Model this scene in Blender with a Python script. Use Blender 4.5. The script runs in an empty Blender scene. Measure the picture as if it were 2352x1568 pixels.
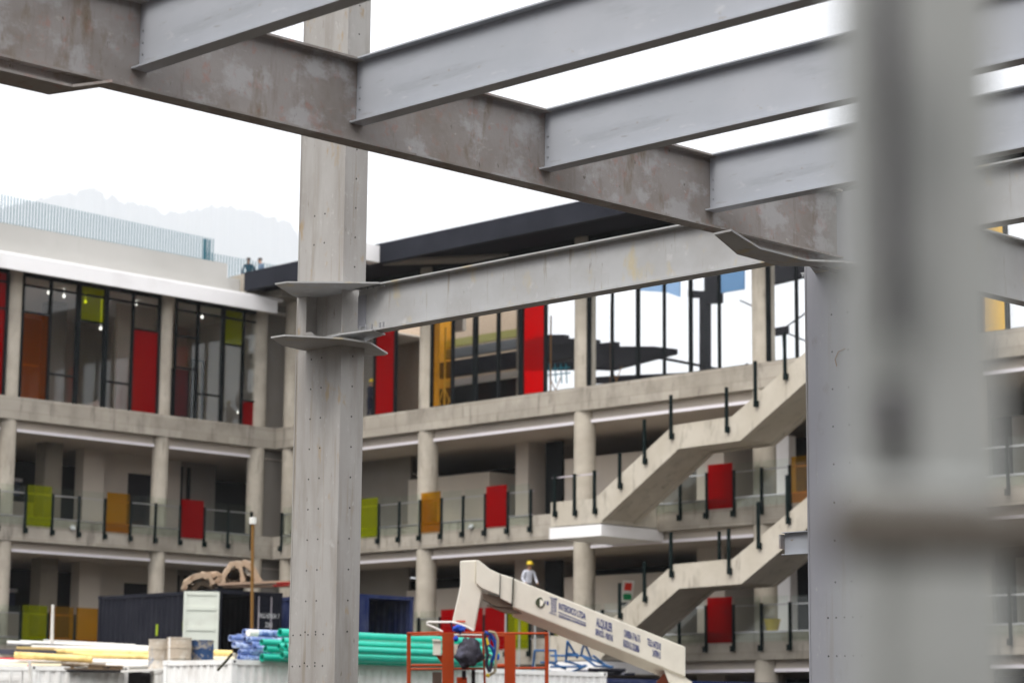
import bpy, math, random
import numpy as np
from mathutils import Vector, Matrix
from mathutils import noise as mnoise
random.seed(7)
R = math.radians
SC = bpy.context.scene
COL = SC.collection

# ------------------------------------------------------------------ camera
FPX, PIT, ROL, YP = 5342.18, R(9.51223575), R(0.50114304), R(-44.55865)
YX, YY = YP + math.pi, YP + math.pi/2
EYE = np.array([0, 0, 1.7])
def ray(px, py):
    x = (px-1176)/FPX; u = -(py-784)/FPX
    xr = x*math.cos(ROL)-u*math.sin(ROL); ur = x*math.sin(ROL)+u*math.cos(ROL)
    w = math.cos(PIT)-ur*math.sin(PIT); up = math.sin(PIT)+ur*math.cos(PIT)
    return np.array([xr*math.sin(YX)+w*math.cos(YX), xr*math.sin(YY)+w*math.cos(YY), up])
def at(px, py, d): return EYE+ray(px, py)*d
def onx(px, py, X): r = ray(px, py); return EYE+r*(X/r[0])
def onz(px, py, Z): r = ray(px, py); return EYE+r*((Z-EYE[2])/r[2])
def ony(px, py, Y): r = ray(px, py); return EYE+r*(Y/r[1])
OFF = {'a':(0,0),'b':(1270,0),'c':(2540,0),'d':(0,850),'e':(1270,850),'f':(2540,850),'g':(0,1690),'h':(1270,1690),'i':(2540,1690)}
def cr(k, x, y): return (x*.33990+OFF[k][0]*.6125, y*.33990+OFF[k][1]*.6125)
RT = np.array([math.sin(YX), math.sin(YY), 0])      # level right of the camera
FW = np.array([math.cos(YX), math.cos(YY), 0])      # level forward
cam = bpy.data.cameras.new('camera'); cob = bpy.data.objects.new('camera', cam); COL.objects.link(cob)
f3 = ray(1176, 784); r3 = ray(1177, 784)-f3; u3 = ray(1176, 783)-f3
m = Matrix((Vector(r3).normalized(), Vector(u3).normalized(), -Vector(f3).normalized())).transposed().to_4x4()
m.translation = Vector(EYE); cob.matrix_world = m
cam.sensor_width = 36; cam.lens = FPX/2352*36
cam.clip_start = 0.05; cam.clip_end = 45000
cam.dof.use_dof = True; cam.dof.focus_distance = 16.5; cam.dof.aperture_fstop = cam.lens/24.0
SC.camera = cob
# ------------------------------------------------------------------ sky, sun, exposure
SUN_EL, SUN_AZ = R(50), R(200)
w = bpy.data.worlds.new('World'); SC.world = w; w.use_nodes = True
nt = w.node_tree; nt.nodes.clear()
sk = nt.nodes.new('ShaderNodeTexSky'); sk.sky_type = 'NISHITA'; sk.sun_disc = False
sk.sun_elevation = SUN_EL; sk.sun_rotation = SUN_AZ; sk.dust_density = 4
mx = nt.nodes.new('ShaderNodeMix'); mx.data_type = 'RGBA'; mx.inputs[0].default_value = 0.9
mx.inputs[7].default_value = (14.6, 14.6, 14.8, 1)                   # the overcast layer
bg = nt.nodes.new('ShaderNodeBackground'); bg.inputs[1].default_value = 0.12
wo = nt.nodes.new('ShaderNodeOutputWorld')
nt.links.new(sk.outputs[0], mx.inputs[6]); nt.links.new(mx.outputs[2], bg.inputs[0]); nt.links.new(bg.outputs[0], wo.inputs[0])
sl = bpy.data.lights.new('sun', 'SUN'); sl.energy = 1.5; sl.angle = R(24); sl.color = (1, .96, .9)
so = bpy.data.objects.new('sun', sl); COL.objects.link(so)
sd = Vector((.18, -1, 0)).normalized()                    # towards the sun: behind the camera
SUN_DIR = Vector((sd.x*math.cos(SUN_EL), sd.y*math.cos(SUN_EL), math.sin(SUN_EL)))
so.rotation_euler = SUN_DIR.to_track_quat('Z', 'Y').to_euler()
sk.sun_rotation = math.atan2(SUN_DIR.x, SUN_DIR.y)
vs = SC.view_settings; vs.view_transform = 'Standard'; vs.look = 'None'; vs.gamma = 1; vs.exposure = 0.32
SC.cycles.transparent_max_bounces = 32; SC.cycles.max_bounces = 8; SC.cycles.volume_bounces = 4

# ------------------------------------------------------------------ materials
def _mix(nt, a, b, fac):
    n = nt.nodes.new('ShaderNodeMix'); n.data_type = 'RGBA'
    for sck, v in ((6, a), (7, b)):
        if hasattr(v, 'is_linked') or hasattr(v, 'links'): nt.links.new(v, n.inputs[sck])
        else: n.inputs[sck].default_value = (*v, 1)
    if hasattr(fac, 'links'): nt.links.new(fac, n.inputs[0])
    else: n.inputs[0].default_value = fac
    return n.outputs[2]
MATS = {}
def mat(name, col, rough=.6, metal=0., layers=(), bump=0., bscale=20, spec=None, joints=None):
    """layers: (colour, noise scale, low, high, stretch xyz, strength)"""
    if name in MATS: return MATS[name]
    M_ = bpy.data.materials.new(name); M_.use_nodes = True; nt = M_.node_tree
    b = nt.nodes['Principled BSDF']; b.inputs['Roughness'].default_value = rough; b.inputs['Metallic'].default_value = metal
    b.inputs['Specular IOR Level'].default_value = spec if spec is not None else (.5 if rough < .42 else .14)
    tc = nt.nodes.new('ShaderNodeTexCoord'); out = tuple(col)
    for i, L in enumerate(layers):
        c2, s, lo, hi = L[:4]; st = L[4] if len(L) > 4 else (1, 1, 1); k = L[5] if len(L) > 5 else 1
        mp = nt.nodes.new('ShaderNodeMapping'); mp.inputs['Scale'].default_value = st; mp.inputs['Location'].default_value = (i*3.1, i*7.7, i*1.3)
        nt.links.new(tc.outputs['Object'], mp.inputs[0])
        n = nt.nodes.new('ShaderNodeTexNoise'); n.inputs['Scale'].default_value = s; n.inputs['Detail'].default_value = 6; n.inputs['Roughness'].default_value = .62
        nt.links.new(mp.outputs[0], n.inputs[0])
        r = nt.nodes.new('ShaderNodeMapRange'); r.inputs[1].default_value = lo; r.inputs[2].default_value = hi; r.inputs[4].default_value = k
        nt.links.new(n.outputs[0], r.inputs[0])
        out = _mix(nt, out, c2, r.outputs[0])
    if joints:                                    # formwork joints in the face of the concrete
        sx = nt.nodes.new('ShaderNodeSeparateXYZ'); nt.links.new(tc.outputs['Object'], sx.inputs[0])
        ad = nt.nodes.new('ShaderNodeMath'); nt.links.new(sx.outputs[0], ad.inputs[0]); nt.links.new(sx.outputs[1], ad.inputs[1])
        cb = nt.nodes.new('ShaderNodeCombineXYZ'); nt.links.new(ad.outputs[0], cb.inputs[0]); nt.links.new(sx.outputs[2], cb.inputs[1])
        bk = nt.nodes.new('ShaderNodeTexBrick'); bk.inputs['Scale'].default_value = 1; bk.inputs['Brick Width'].default_value = joints[0]; bk.inputs['Row Height'].default_value = joints[1]
        bk.inputs['Mortar Size'].default_value = .012; bk.inputs['Mortar Smooth'].default_value = .3; bk.inputs['Bias'].default_value = 0; bk.offset = .37
        bk.inputs['Color1'].default_value = (1, 1, 1, 1); bk.inputs['Color2'].default_value = (.80, .79, .77, 1); bk.inputs['Mortar'].default_value = (.62, .6, .57, 1)
        nt.links.new(cb.outputs[0], bk.inputs[0])
        ml = nt.nodes.new('ShaderNodeMix'); ml.data_type = 'RGBA'; ml.blend_type = 'MULTIPLY'; ml.inputs[0].default_value = .8
        nt.links.new(out, ml.inputs[6]) if hasattr(out, 'links') else None; nt.links.new(bk.outputs[0], ml.inputs[7]); out = ml.outputs[2]
    if hasattr(out, 'links'): nt.links.new(out, b.inputs['Base Color'])
    else: b.inputs['Base Color'].default_value = (*col, 1)
    if bump:
        n = nt.nodes.new('ShaderNodeTexNoise'); n.inputs['Scale'].default_value = bscale; n.inputs['Detail'].default_value = 5
        nt.links.new(tc.outputs['Object'], n.inputs[0])
        bp = nt.nodes.new('ShaderNodeBump'); bp.inputs['Strength'].default_value = bump; bp.inputs['Distance'].default_value = .02
        nt.links.new(n.outputs[0], bp.inputs['Height']); nt.links.new(bp.outputs[0], b.inputs['Normal'])
    MATS[name] = M_; return M_
def glass(name, tint, diffuse=0., dcol=None, ior=1.45):
    if name in MATS: return MATS[name]
    M_ = bpy.data.materials.new(name); M_.use_nodes = True; nt = M_.node_tree; nt.nodes.clear()
    o = nt.nodes.new('ShaderNodeOutputMaterial'); t = nt.nodes.new('ShaderNodeBsdfTransparent'); t.inputs[0].default_value = (*tint, 1)
    g = nt.nodes.new('ShaderNodeBsdfGlossy'); g.inputs[0].default_value = (.9, .93, .95, 1); g.inputs['Roughness'].default_value = .03
    fr = nt.nodes.new('ShaderNodeFresnel'); fr.inputs[0].default_value = ior
    base = t.outputs[0]
    if diffuse:
        d = nt.nodes.new('ShaderNodeBsdfDiffuse'); d.inputs[0].default_value = (*(dcol or tint), 1)
        tl = nt.nodes.new('ShaderNodeBsdfTranslucent'); tl.inputs[0].default_value = (*(dcol or tint), 1)
        a0 = nt.nodes.new('ShaderNodeMixShader'); a0.inputs[0].default_value = .5
        nt.links.new(d.outputs[0], a0.inputs[1]); nt.links.new(tl.outputs[0], a0.inputs[2])
        a = nt.nodes.new('ShaderNodeMixShader'); a.inputs[0].default_value = diffuse
        nt.links.new(base, a.inputs[1]); nt.links.new(a0.outputs[0], a.inputs[2]); base = a.outputs[0]
    mxs = nt.nodes.new('ShaderNodeMixShader'); nt.links.new(fr.outputs[0], mxs.inputs[0]); nt.links.new(base, mxs.inputs[1]); nt.links.new(g.outputs[0], mxs.inputs[2])
    nt.links.new(mxs.outputs[0], o.inputs[0]); MATS[name] = M_; return M_

# foreground steel: main beam stained, joists clean primer, columns warmer grey
ST_MAIN = mat('stained_primer', (0.333, 0.308, 0.295), .62, 0, [((0.479, 0.445, 0.422), 26, .62, .67, (1, .3, 1), .6), ((0.217, 0.171, 0.142), 6, .58, .70, (1, 2.2, .3), .45), ((0.410, 0.217, 0.182), 11, .58, .66, (1, 1, 1), .5), ((0.234, 0.203, 0.179), 1.6, .46, .66, (1, 1, 1), .85), ((0.443, 0.437, 0.443), 3.4, .52, .62, (1, 1, 1.3), .75), ((0.185, 0.136, 0.087), 5, .58, .70, (1, 1, .35), .75), ((0.369, 0.185, 0.148), 7, .60, .72, (1, 1, 1), .5), ((0.616, 0.579, 0.518), 17, .68, .72, (1, 1, 1), .7), ((0.111, 0.092, 0.074), 21, .66, .72, (1, 1, .6), .85)], .15, 14)
ST_JOIST = mat('grey_primer', (0.404, 0.427, 0.468), .5, 0, [((.50, .51, .53), 24, .64, .69, (.25, 1, 1), .5), ((.25, .24, .23), 18, .66, .70, (.2, 1, 1), .6), ((0.456, 0.474, 0.515), 1.4, .4, .7, (1, 1, 1), .8), ((0.316, 0.333, 0.363), 4, .58, .70, (.25, 1, 1.6), .6), ((0.550, 0.562, 0.585), 9, .64, .70, (.3, 1, 1), .6), ((0.281, 0.199, 0.117), 13, .67, .73, (.6, 1, 1), .7), ((0.140, 0.129, 0.117), 30, .70, .74, (.3, 1, 1), .8)], .06, 10, spec=.3)
ST_GIRD = mat('weathered_primer', (0.433, 0.439, 0.445), .55, 0, [((.26, .22, .16), 6, .59, .67, (2.5, 1, .25), .6), ((.52, .52, .51), 30, .64, .69, (.3, 1, 1), .6), ((0.363, 0.357, 0.351), 2, .4, .65, (1, 1, 1), .8), ((0.491, 0.409, 0.234), 4.5, .57, .68, (1, 1, .6), .65), ((0.538, 0.538, 0.538), 8, .62, .7, (1, 1, 1), .5), ((0.175, 0.152, 0.117), 11, .66, .73, (1, 1, .3), .8)], .08, 12, spec=.2)
ST_COL = mat('column_paint', (0.364, 0.347, 0.330), .55, 0, [((.27, .23, .18), 5, .56, .66, (3, 3, .12), .7), ((.5, .49, .47), 34, .64, .68, (1, 1, .5), .7), ((0.448, 0.437, 0.420), 1.3, .45, .65, (1, 1, .35), .8), ((0.280, 0.258, 0.230), 2.4, .5, .70, (2, 2, .3), .75), ((0.370, 0.269, 0.146), 7, .61, .71, (1, 1, .45), .7), ((0.504, 0.493, 0.482), 6, .63, .70, (1, 1, .6), .6), ((0.157, 0.134, 0.101), 14, .66, .72, (1, 1, .3), .85)], .1, 12, spec=.2)
ST_COLR = mat('column_paint_grey', (0.297, 0.302, 0.336), .55, 0, [((.24, .22, .19), 5, .58, .68, (3, 3, .12), .6), ((.42, .42, .42), 34, .65, .69, (1, 1, .5), .6), ((0.370, 0.375, 0.403), 1.2, .45, .7, (1, 1, .4), .7), ((0.224, 0.213, 0.202), 6, .62, .73, (1, 1, .5), .7), ((0.403, 0.403, 0.414), 9, .66, .72, (1, 1, .4), .5)], .06, 12, spec=.2)
DARKHOLE = mat('bolt_hole', (.02, .02, .022), .8)
BOLT = mat('bolt_steel', (.45, .46, .48), .35, .7)
CONC = mat('concrete', (.37, .335, .285), .85, 0, [((.46, .42, .36), .45, .4, .65, (1, 1, 1.6), .9), ((.26, .235, .20), 1.1, .5, .72, (1, 1, .7), .8), ((.17, .15, .13), 3, .56, .70, (1, 1, .2), .75)], .15, 6, joints=(2.4, .44))
CONCC = mat('column_concrete', (.42, .375, .31), .85, 0, [((.52, .475, .40), .6, .4, .65, (1, 1, 1.6), .9), ((.29, .26, .22), 1.3, .5, .72, (1, 1, .4), .75), ((.20, .18, .15), 4, .58, .72, (1, 1, .2), .65)], .15, 6)
CONCS = mat('stair_concrete', (.46, .415, .34), .85, 0, [((.54, .495, .42), .8, .4, .65, (1, 1, 1), .9), ((.34, .305, .255), 1.6, .55, .75, (1, 1, .5), .8), ((.24, .21, .17), 4, .58, .72, (1, 1, .25), .65)], .12, 6)
CEIL = mat('ceiling_white', (.50, .44, .38), .8, 0, [((.44, .385, .33), .3, .4, .7)])
WALLW = mat('wall_white', (.52, .465, .40), .8, 0, [((.45, .41, .37), .5, .45, .7)])
WALLG = mat('wall_grey', (.22, .20, .175), .85, 0, [((.24, .22, .2), .6, .45, .7)])
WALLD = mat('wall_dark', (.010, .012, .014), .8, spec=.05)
FASC = mat('fascia_white', (.86, .85, .85), .5, 0, [((.72, .70, .70), .4, .5, .8)])
PARA = mat('parapet_render', (.47, .46, .435), .8, 0, [((.42, .41, .385), .25, .4, .7), ((.38, .37, .345), 2, .62, .75, (1, 1, .3), .5)])
STRIP = mat('ceiling_trim', (.88, .84, .88), .4)
FRAME = mat('window_frame', (.006, .008, .009), .7, spec=.08)
POST = mat('railing_black', (.004, .010, .010), .7, spec=.08)
RAIL = mat('railing_steel', (.55, .5, .54), .3, .6)
NAVY = mat('navy_steel', (.013, .0145, .021), .75, 0, [((.022, .024, .033), .5, .4, .7)], spec=.12)
FARS = mat('far_steel', (.010, .010, .013), .8, spec=.05)
DSTEEL = mat('dark_steel', (.014, .014, .02), .8, spec=.05)
BRICK = mat('tan_brick', (.42, .33, .25), .85, 0, [((.30, .23, .17), 6, .5, .6, (1, 1, 5), .7)])
GL = glass('clear_glass', (.975, .985, .98), ior=1.3)
GLR = glass('railing_glass', (.95, .975, .955), .016, (.5, .6, .55), 1.2)
GLW = glass('clear_glass_right', (.985, .99, .99), ior=1.12)
GRED = glass('red_glass', (.85, .004, .010), .42, (.52, .0, .002), 1.08)
GORA = glass('orange_glass', (.97, .46, .04), .05, (.62, .22, .01), 1.15)
GORB = glass('orange_glass_bright', (.99, .76, .26), .05, (.62, .3, .03), 1.15)
GLIM = glass('lime_glass', (.78, .84, .01), .22, (.48, .52, .0), 1.15)
GAMB = glass('amber_glass', (.88, .62, .10), .16, (.58, .36, .03), 1.2)
WHT = mat('container_white', (.86, .86, .84), .5, 0, [((.72, .70, .67), 1.2, .45, .7), ((.35, .25, .17), 5, .66, .75, (1, 1, .3), .6)])
NAVC = mat('container_navy', (.011, .012, .019), .7, 0, [((.018, .019, .027), 1, .45, .7)], spec=.1)
BLUC = mat('container_blue', (.012, .022, .085), .6, 0, [((.05, .06, .12), 1.5, .45, .7)])
CREAM = mat('lift_cream', (.86, .82, .715), .4, 0, [((.74, .70, .61), 1.5, .45, .7), ((.5, .42, .3), 12, .68, .75, (1, 1, 1), .5)])
ORNG = mat('basket_orange', (.40, .055, .012), .5, 0, [((.36, .055, .015), 5, .45, .7)])
BLK = mat('black_rubber', (.015, .015, .018), .7)
INK = mat('lettering_blue', (.06, .08, .25), .6)
INKW = mat('lettering_white', (.6, .6, .6), .6)
PGRN = mat('pipe_green', (.0, .50, .36), .35, 0, [((.0, .40, .28), 2, .4, .7)])
PBLU = mat('wrapped_pipe_blue', (.12, .19, .45), .3, 0, [((.42, .50, .74), 5, .46, .58), ((.06, .09, .25), 7, .56, .62), ((.75, .78, .86), 10, .60, .66)], .5, 14)
PWHT = mat('pipe_white', (.80, .78, .74), .4, 0, [((.68, .64, .57), 2, .5, .7)])
PCRM = mat('pipe_cream', (.74, .66, .46), .4)
PYEL = mat('pipe_yellow', (.88, .66, .24), .4, 0, [((.6, .4, .13), 3, .5, .7)])
REDP = mat('red_paint', (.55, .01, .02), .5)
WOOD = mat('old_wood', (.17, .12, .08), .8, 0, [((.28, .2, .13), 5, .45, .65, (.3, 1, 1))])
RUST = mat('rusty_pole', (.22, .11, .03), .6)
TARPM = mat('tan_tarpaulin', (.42, .31, .22), .7, 0, [((.50, .42, .32), 2.5, .5, .65), ((.2, .11, .07), 3, .55, .68)], .6, 5)
DRW = mat('drum_beige', (.5, .44, .36), .6, 0, [((.62, .58, .52), 3, .5, .6), ((.2, .26, .38), 4, .6, .65, (1, 1, .6), .8)])
DRB = mat('drum_blue', (.03, .07, .17), .55, 0, [((.3, .27, .23), 4, .5, .58), ((.4, .36, .3), 9, .62, .66)])
FRB = mat('trestle_blue', (.03, .10, .24), .5)
YEL = mat('yellow_plastic', (.75, .55, .01), .4)
SKIN = mat('skin', (.34, .19, .12), .6)
SHW = mat('shirt_white', (.62, .64, .72), .8)
JKD = mat('jacket_dark', (.02, .022, .04), .8)
SHB = mat('shirt_blue', (.13, .19, .27), .8)
TRS = mat('trousers_grey', (.12, .13, .16), .8)
GRD = mat('site_ground', (.05, .042, .034), .95, 0, [((.075, .064, .052), .05, .4, .7)])
TEAL = mat('fence_teal', (.005, .11, .15), .5)
HILLM = mat('hill_forest', (.05, .07, .05), .95, 0, [((.09, .10, .07), .02, .4, .6)])
GALV = mat('galvanised_post', (.43, .45, .445), .6, .0, [((.49, .505, .50), 25, .4, .7)])
GALVD = mat('galvanised_dark', (.07, .065, .075), .5)

GLOW = bpy.data.materials.new('spot_glow'); GLOW.use_nodes = True
GLOW.node_tree.nodes['Principled BSDF'].inputs['Emission Color'].default_value = (1, .97, .9, 1); GLOW.node_tree.nodes['Principled BSDF'].inputs['Emission Strength'].default_value = 1.6  # emission for the small bright spots behind the left-wing glass
# ------------------------------------------------------------------ mesh and object helpers
def thing(name, label, cat, loc=(0, 0, 0), rotz=0, group=None):
    o = bpy.data.objects.new(name, None); COL.objects.link(o); o.empty_display_size = .2
    o.location = tuple(float(v) for v in loc); o.rotation_euler = (0, 0, rotz); o['label'] = label; o['category'] = cat
    if group: o['group'] = group
    return o
def tag(o, label, cat, group=None):
    o['label'] = label; o['category'] = cat
    if group: o['group'] = group
    return o
def root_loc(o):
    while o.parent: o = o.parent
    return np.array(o.location)
class MB:
    def __init__(s): s.v = []; s.f = []; s.mi = []; s.cur = 0; s.smooth = []
    def add(s, vs, fs, sm=False):
        n = len(s.v); s.v += [tuple(float(c) for c in p) for p in vs]
        for f in fs: s.f.append(tuple(n+i for i in f)); s.mi.append(s.cur); s.smooth.append(sm)
        return s
    def hexa(s, a, b):      # a: 4 points, b: 4 matching points
        return s.add(list(a)+list(b), [(3, 2, 1, 0), (4, 5, 6, 7), (0, 1, 5, 4), (1, 2, 6, 5), (2, 3, 7, 6), (3, 0, 4, 7)])
    def box(s, x0, x1, y0, y1, z0, z1):
        x0, x1 = min(x0, x1), max(x0, x1); y0, y1 = min(y0, y1), max(y0, y1); z0, z1 = min(z0, z1), max(z0, z1)
        return s.hexa([(x0, y0, z0), (x1, y0, z0), (x1, y1, z0), (x0, y1, z0)], [(x0, y0, z1), (x1, y0, z1), (x1, y1, z1), (x0, y1, z1)])
    def prism(s, poly, vec):
        n = len(poly); vec = np.array(vec); p = [np.array(q, float) for q in poly]; q = [a+vec for a in p]
        return s.add(p+q, [tuple(range(n)), tuple(range(2*n-1, n-1, -1))]+[((i+1) % n, i, n+i, n+(i+1) % n) for i in range(n)])
    def tube(s, p0, p1, r0, r1=None, n=12, cap=True, inner=None):
        r1 = r0 if r1 is None else r1
        p0 = np.array(p0, float); p1 = np.array(p1, float); d = p1-p0; d /= np.linalg.norm(d)
        a = np.cross(d, (0, 0, 1) if abs(d[2]) < .9 else (1, 0, 0)); a /= np.linalg.norm(a); b = np.cross(d, a)
        ring = lambda c, r: [c+(a*math.cos(t)+b*math.sin(t))*r for t in [2*math.pi*i/n for i in range(n)]]
        if inner:
            s.add(ring(p0, r0)+ring(p1, r1)+ring(p0, inner)+ring(p1, inner),
                  [(i, (i+1) % n, n+(i+1) % n, n+i) for i in range(n)]+[(2*n+(i+1) % n, 2*n+i, 3*n+i, 3*n+(i+1) % n) for i in range(n)], True)
            s.add(ring(p0, r0)+ring(p0, inner), [((i+1) % n, i, n+i, n+(i+1) % n) for i in range(n)])
            s.add(ring(p1, r1)+ring(p1, inner), [(i, (i+1) % n, n+(i+1) % n, n+i) for i in range(n)])
            return s
        s.add(ring(p0, r0)+ring(p1, r1), [(i, (i+1) % n, n+(i+1) % n, n+i) for i in range(n)], True)
        if cap:
            s.add(ring(p0, r0), [tuple(range(n-1, -1, -1))]); s.add(ring(p1, r1), [tuple(range(n))])
        return s
    def path(s, pts, r, n=8):
        for a, b in zip(pts[:-1], pts[1:]): s.tube(a, b, r, n=n)
        return s
    def build(s, name, m, parent=None, world=True, kind=None, bevel=0, label=None):
        me = bpy.data.meshes.new(name); vv = np.array(s.v)
        if parent and world: vv = vv-root_loc(parent)
        me.from_pydata([tuple(p) for p in vv], [], s.f)
        ms = m if isinstance(m, (list, tuple)) else [m]
        for q in ms: me.materials.append(q)
        me.polygons.foreach_set('material_index', s.mi); me.polygons.foreach_set('use_smooth', s.smooth); me.update()
        o = bpy.data.objects.new(name, me); COL.objects.link(o)
        if parent: o.parent = parent
        if kind: o['kind'] = kind
        if label: o['label'] = label
        if bevel:
            bv = o.modifiers.new('bevel', 'BEVEL'); bv.width = bevel; bv.segments = 2; bv.limit_method = 'ANGLE'
        return o
def text_mesh(txt, size, mtl, name, parent, origin, xdir, zdir, squeeze=1., shift=.004, label=None):
    """lettering lying on a plane: x runs along xdir, up is zdir"""
    c = bpy.data.curves.new('t', 'FONT'); c.body = txt; c.size = size; c.extrude = .001; c.offset = size*.012
    to = bpy.data.objects.new('t', c); COL.objects.link(to)
    me = bpy.data.meshes.new_from_object(to.evaluated_get(bpy.context.evaluated_depsgraph_get()))
    bpy.data.objects.remove(to)
    x = Vector(xdir).normalized(); z = Vector(zdir).normalized(); n = x.cross(z).normalized(); o0 = Vector(origin)+n*shift-Vector(root_loc(parent))
    for v in me.vertices:
        p = v.co.copy(); v.co = o0+x*p.x*squeeze+z*p.y+n*p.z
    me.materials.clear(); me.materials.append(mtl); me.name = name
    o = bpy.data.objects.new(name, me); COL.objects.link(o); o.parent = parent
    if label: o['label'] = label
    return o
def copy_tree(o, parent=None):
    c = o.copy(); COL.objects.link(c); c.parent = parent
    for ch in list(o.children): copy_tree(ch, c)
    return c

# ------------------------------------------------------------------ setting
g = MB(); g.box(-16000, 16000, -16000, 16000, -1, 0); go = g.build('ground', GRD); go['kind'] = 'structure'
# forested hill far beyond the left wing
prof = [(-900, 1560), (-300, 1470), (0, 1400), (250, 1350), (330, 1322), (390, 1308), (480, 1306), (560, 1280), (630, 1262), (680, 1288), (715, 1345), (760, 1303), (810, 1362), (870, 1362), (960, 1375), (1060, 1398), (1100, 1448), (1140, 1420), (1200, 1436), (1300, 1418), (1370, 1402), (1440, 1382), (1560, 1398), (1700, 1418), (1800, 1458), (1900, 1480), (1960, 1500), (2010, 1580), (2060, 1680), (2150, 1850), (2400, 2300)]
hm = MB(); px_ = np.linspace(-900, 2400, 330); rows = []
yy = np.interp(px_, [p[0] for p in prof], [p[1] for p in prof])
for j, dd in enumerate((11500, 12000, 12500, 13000, 13700, 14600)):
    fz = (0, .45, .8, 1, .85, .3)[j]
    rr = []
    for i, (a, b) in enumerate(zip(px_, yy)):
        q = at(a*.3399, b*.3399, 13000.)
        nz = mnoise.noise(Vector((i*.55, j*2.3, 0)))*8+mnoise.noise(Vector((i*.21, j, 4)))*7
        dirv = (q-EYE); t = dd/13000.
        rr.append((q[0]*t, q[1]*t, (q[2]+nz*2.6)*fz-3))
    rows.append(rr)
n_ = len(px_); hm.add([p for r_ in rows for p in r_], [(j*n_+i, j*n_+i+1, (j+1)*n_+i+1, (j+1)*n_+i) for j in range(5) for i in range(n_-1)], True)
ho = hm.build('hill', HILLM); ho['kind'] = 'structure'

# ------------------------------------------------------------------ foreground steel frame
XM, YC = -9.769, 12.94
def ibeam(mb, axis, a0, a1, c, z0, z1, hw, tf=.013, tw=.008):
    """axis 'x' or 'y'; c = web centre on the other axis"""
    for (u0, u1, q0, q1) in ((c-tw/2, c+tw/2, z0+tf, z1-tf), (c-hw, c+hw, z0, z0+tf), (c-hw, c+hw, z1-tf, z1)):
        if axis == 'x': mb.box(a0, a1, u0, u1, q0, q1)
        else: mb.box(u0, u1, a0, a1, q0, q1)
    return mb
def bolts(parent, pts, nrm, r=.011, h=.012, name='bolt'):
    for p in pts:
        b = MB(); p = np.array(p); b.tube(p, p+np.array(nrm)*h, r, n=6); b.build(name, BOLT, parent)
# main beam, with end haunches
mbm = thing('steel_beam', 'long stained steel I-beam crossing from upper left down to the blurred post', 'beam', (XM, 3, 5.2))
s = MB(); ibeam(s, 'y', -1.0, 12.80, XM, 4.972, 5.463, .061); s.build('beam_profile', ST_MAIN, mbm)
def plate(parent, poly, z0, z1, m=ST_GIRD, name='haunch_plate', label=None):
    b = MB(); b.prism([(x, y, z0) for x, y in poly], (0, 0, z1-z0)); return b.build(name, m, parent, label=label)
ZH = 4.862
def zpoly(pts, z, k=None): return [tuple(onz(*(cr(k, *p) if k else p), z)) for p in pts]
b = MB(); b.prism(zpoly([(-300, 401), (0, 475), (490, 590), (760, 556), (660, 594), (330, 642), (0, 567), (-300, 493)], ZH, 'a'), (0, 0, .014)); b.build('haunch_plate', ST_MAIN, mbm)
b = MB(); b.prism([(XM-.006, -.9, ZH+.015), (XM-.006, 6.30, ZH+.015), (XM-.006, 6.62, 4.971), (XM-.006, -.9, 4.971)], (.012, 0, 0)); b.build('haunch_web', ST_MAIN, mbm)
b = MB(); b.prism(zpoly([(365, 30), (560, 152), (880, 233), (960, 236), (1140, 242), (1080, 268), (700, 268), (590, 238), (405, 188), (250, 55)], ZH, 'f'), (0, 0, .014)); b.build('haunch_plate', ST_GIRD, mbm)
b = MB(); b.prism([(XM-.006, 11.75, 4.971), (XM-.006, 12.80, 4.971), (XM-.006, 12.80, ZH+.015), (XM-.006, 12.15, ZH+.015)], (.012, 0, 0)); b.build('haunch_web', ST_MAIN, mbm)
mb2 = thing('steel_beam', 'steel I-beam continuing behind the blurred post at the right edge of the picture', 'beam', (XM, 16, 5.2))
s = MB(); ibeam(s, 'y', 13.09, 22.5, XM, 4.972, 5.463, .061); s.build('beam_profile', ST_GIRD, mb2)
# joists
JL = ['grey steel joist in the upper left corner, leftmost of the joists on the long beam', 'grey steel joist meeting the long beam in front of the column top', 'grey steel joist between the two strips of white sky', 'shortest grey steel joist, nearest above the bolted right column']
JY = [6.86, 8.36, 9.885, 11.44]
for i, y in enumerate(JY):
    t = thing('steel_joist', JL[i], 'joist', (XM, y, 5.2), 0, 'joists framed into the long steel beam')
    s = MB(); s.box(XM+.004+.002, -1.2, y-.003, y+.003, 5.10, 5.452); s.box(XM+.064, -1.2, y-.052, y+.052, 5.454, 5.463); s.box(XM+.064, -1.2, y-.052, y+.052, 5.089, 5.099)
    s.box(XM+.006, XM+.064, y-.052, y+.052, 5.089, 5.099)
    s.build('joist_profile', ST_JOIST, t)
    bolts(t, [(XM+.035, y-.0035, z) for z in (5.17, 5.235, 5.30)], (0, -1, 0), .005, .005)
t = MB()
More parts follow.
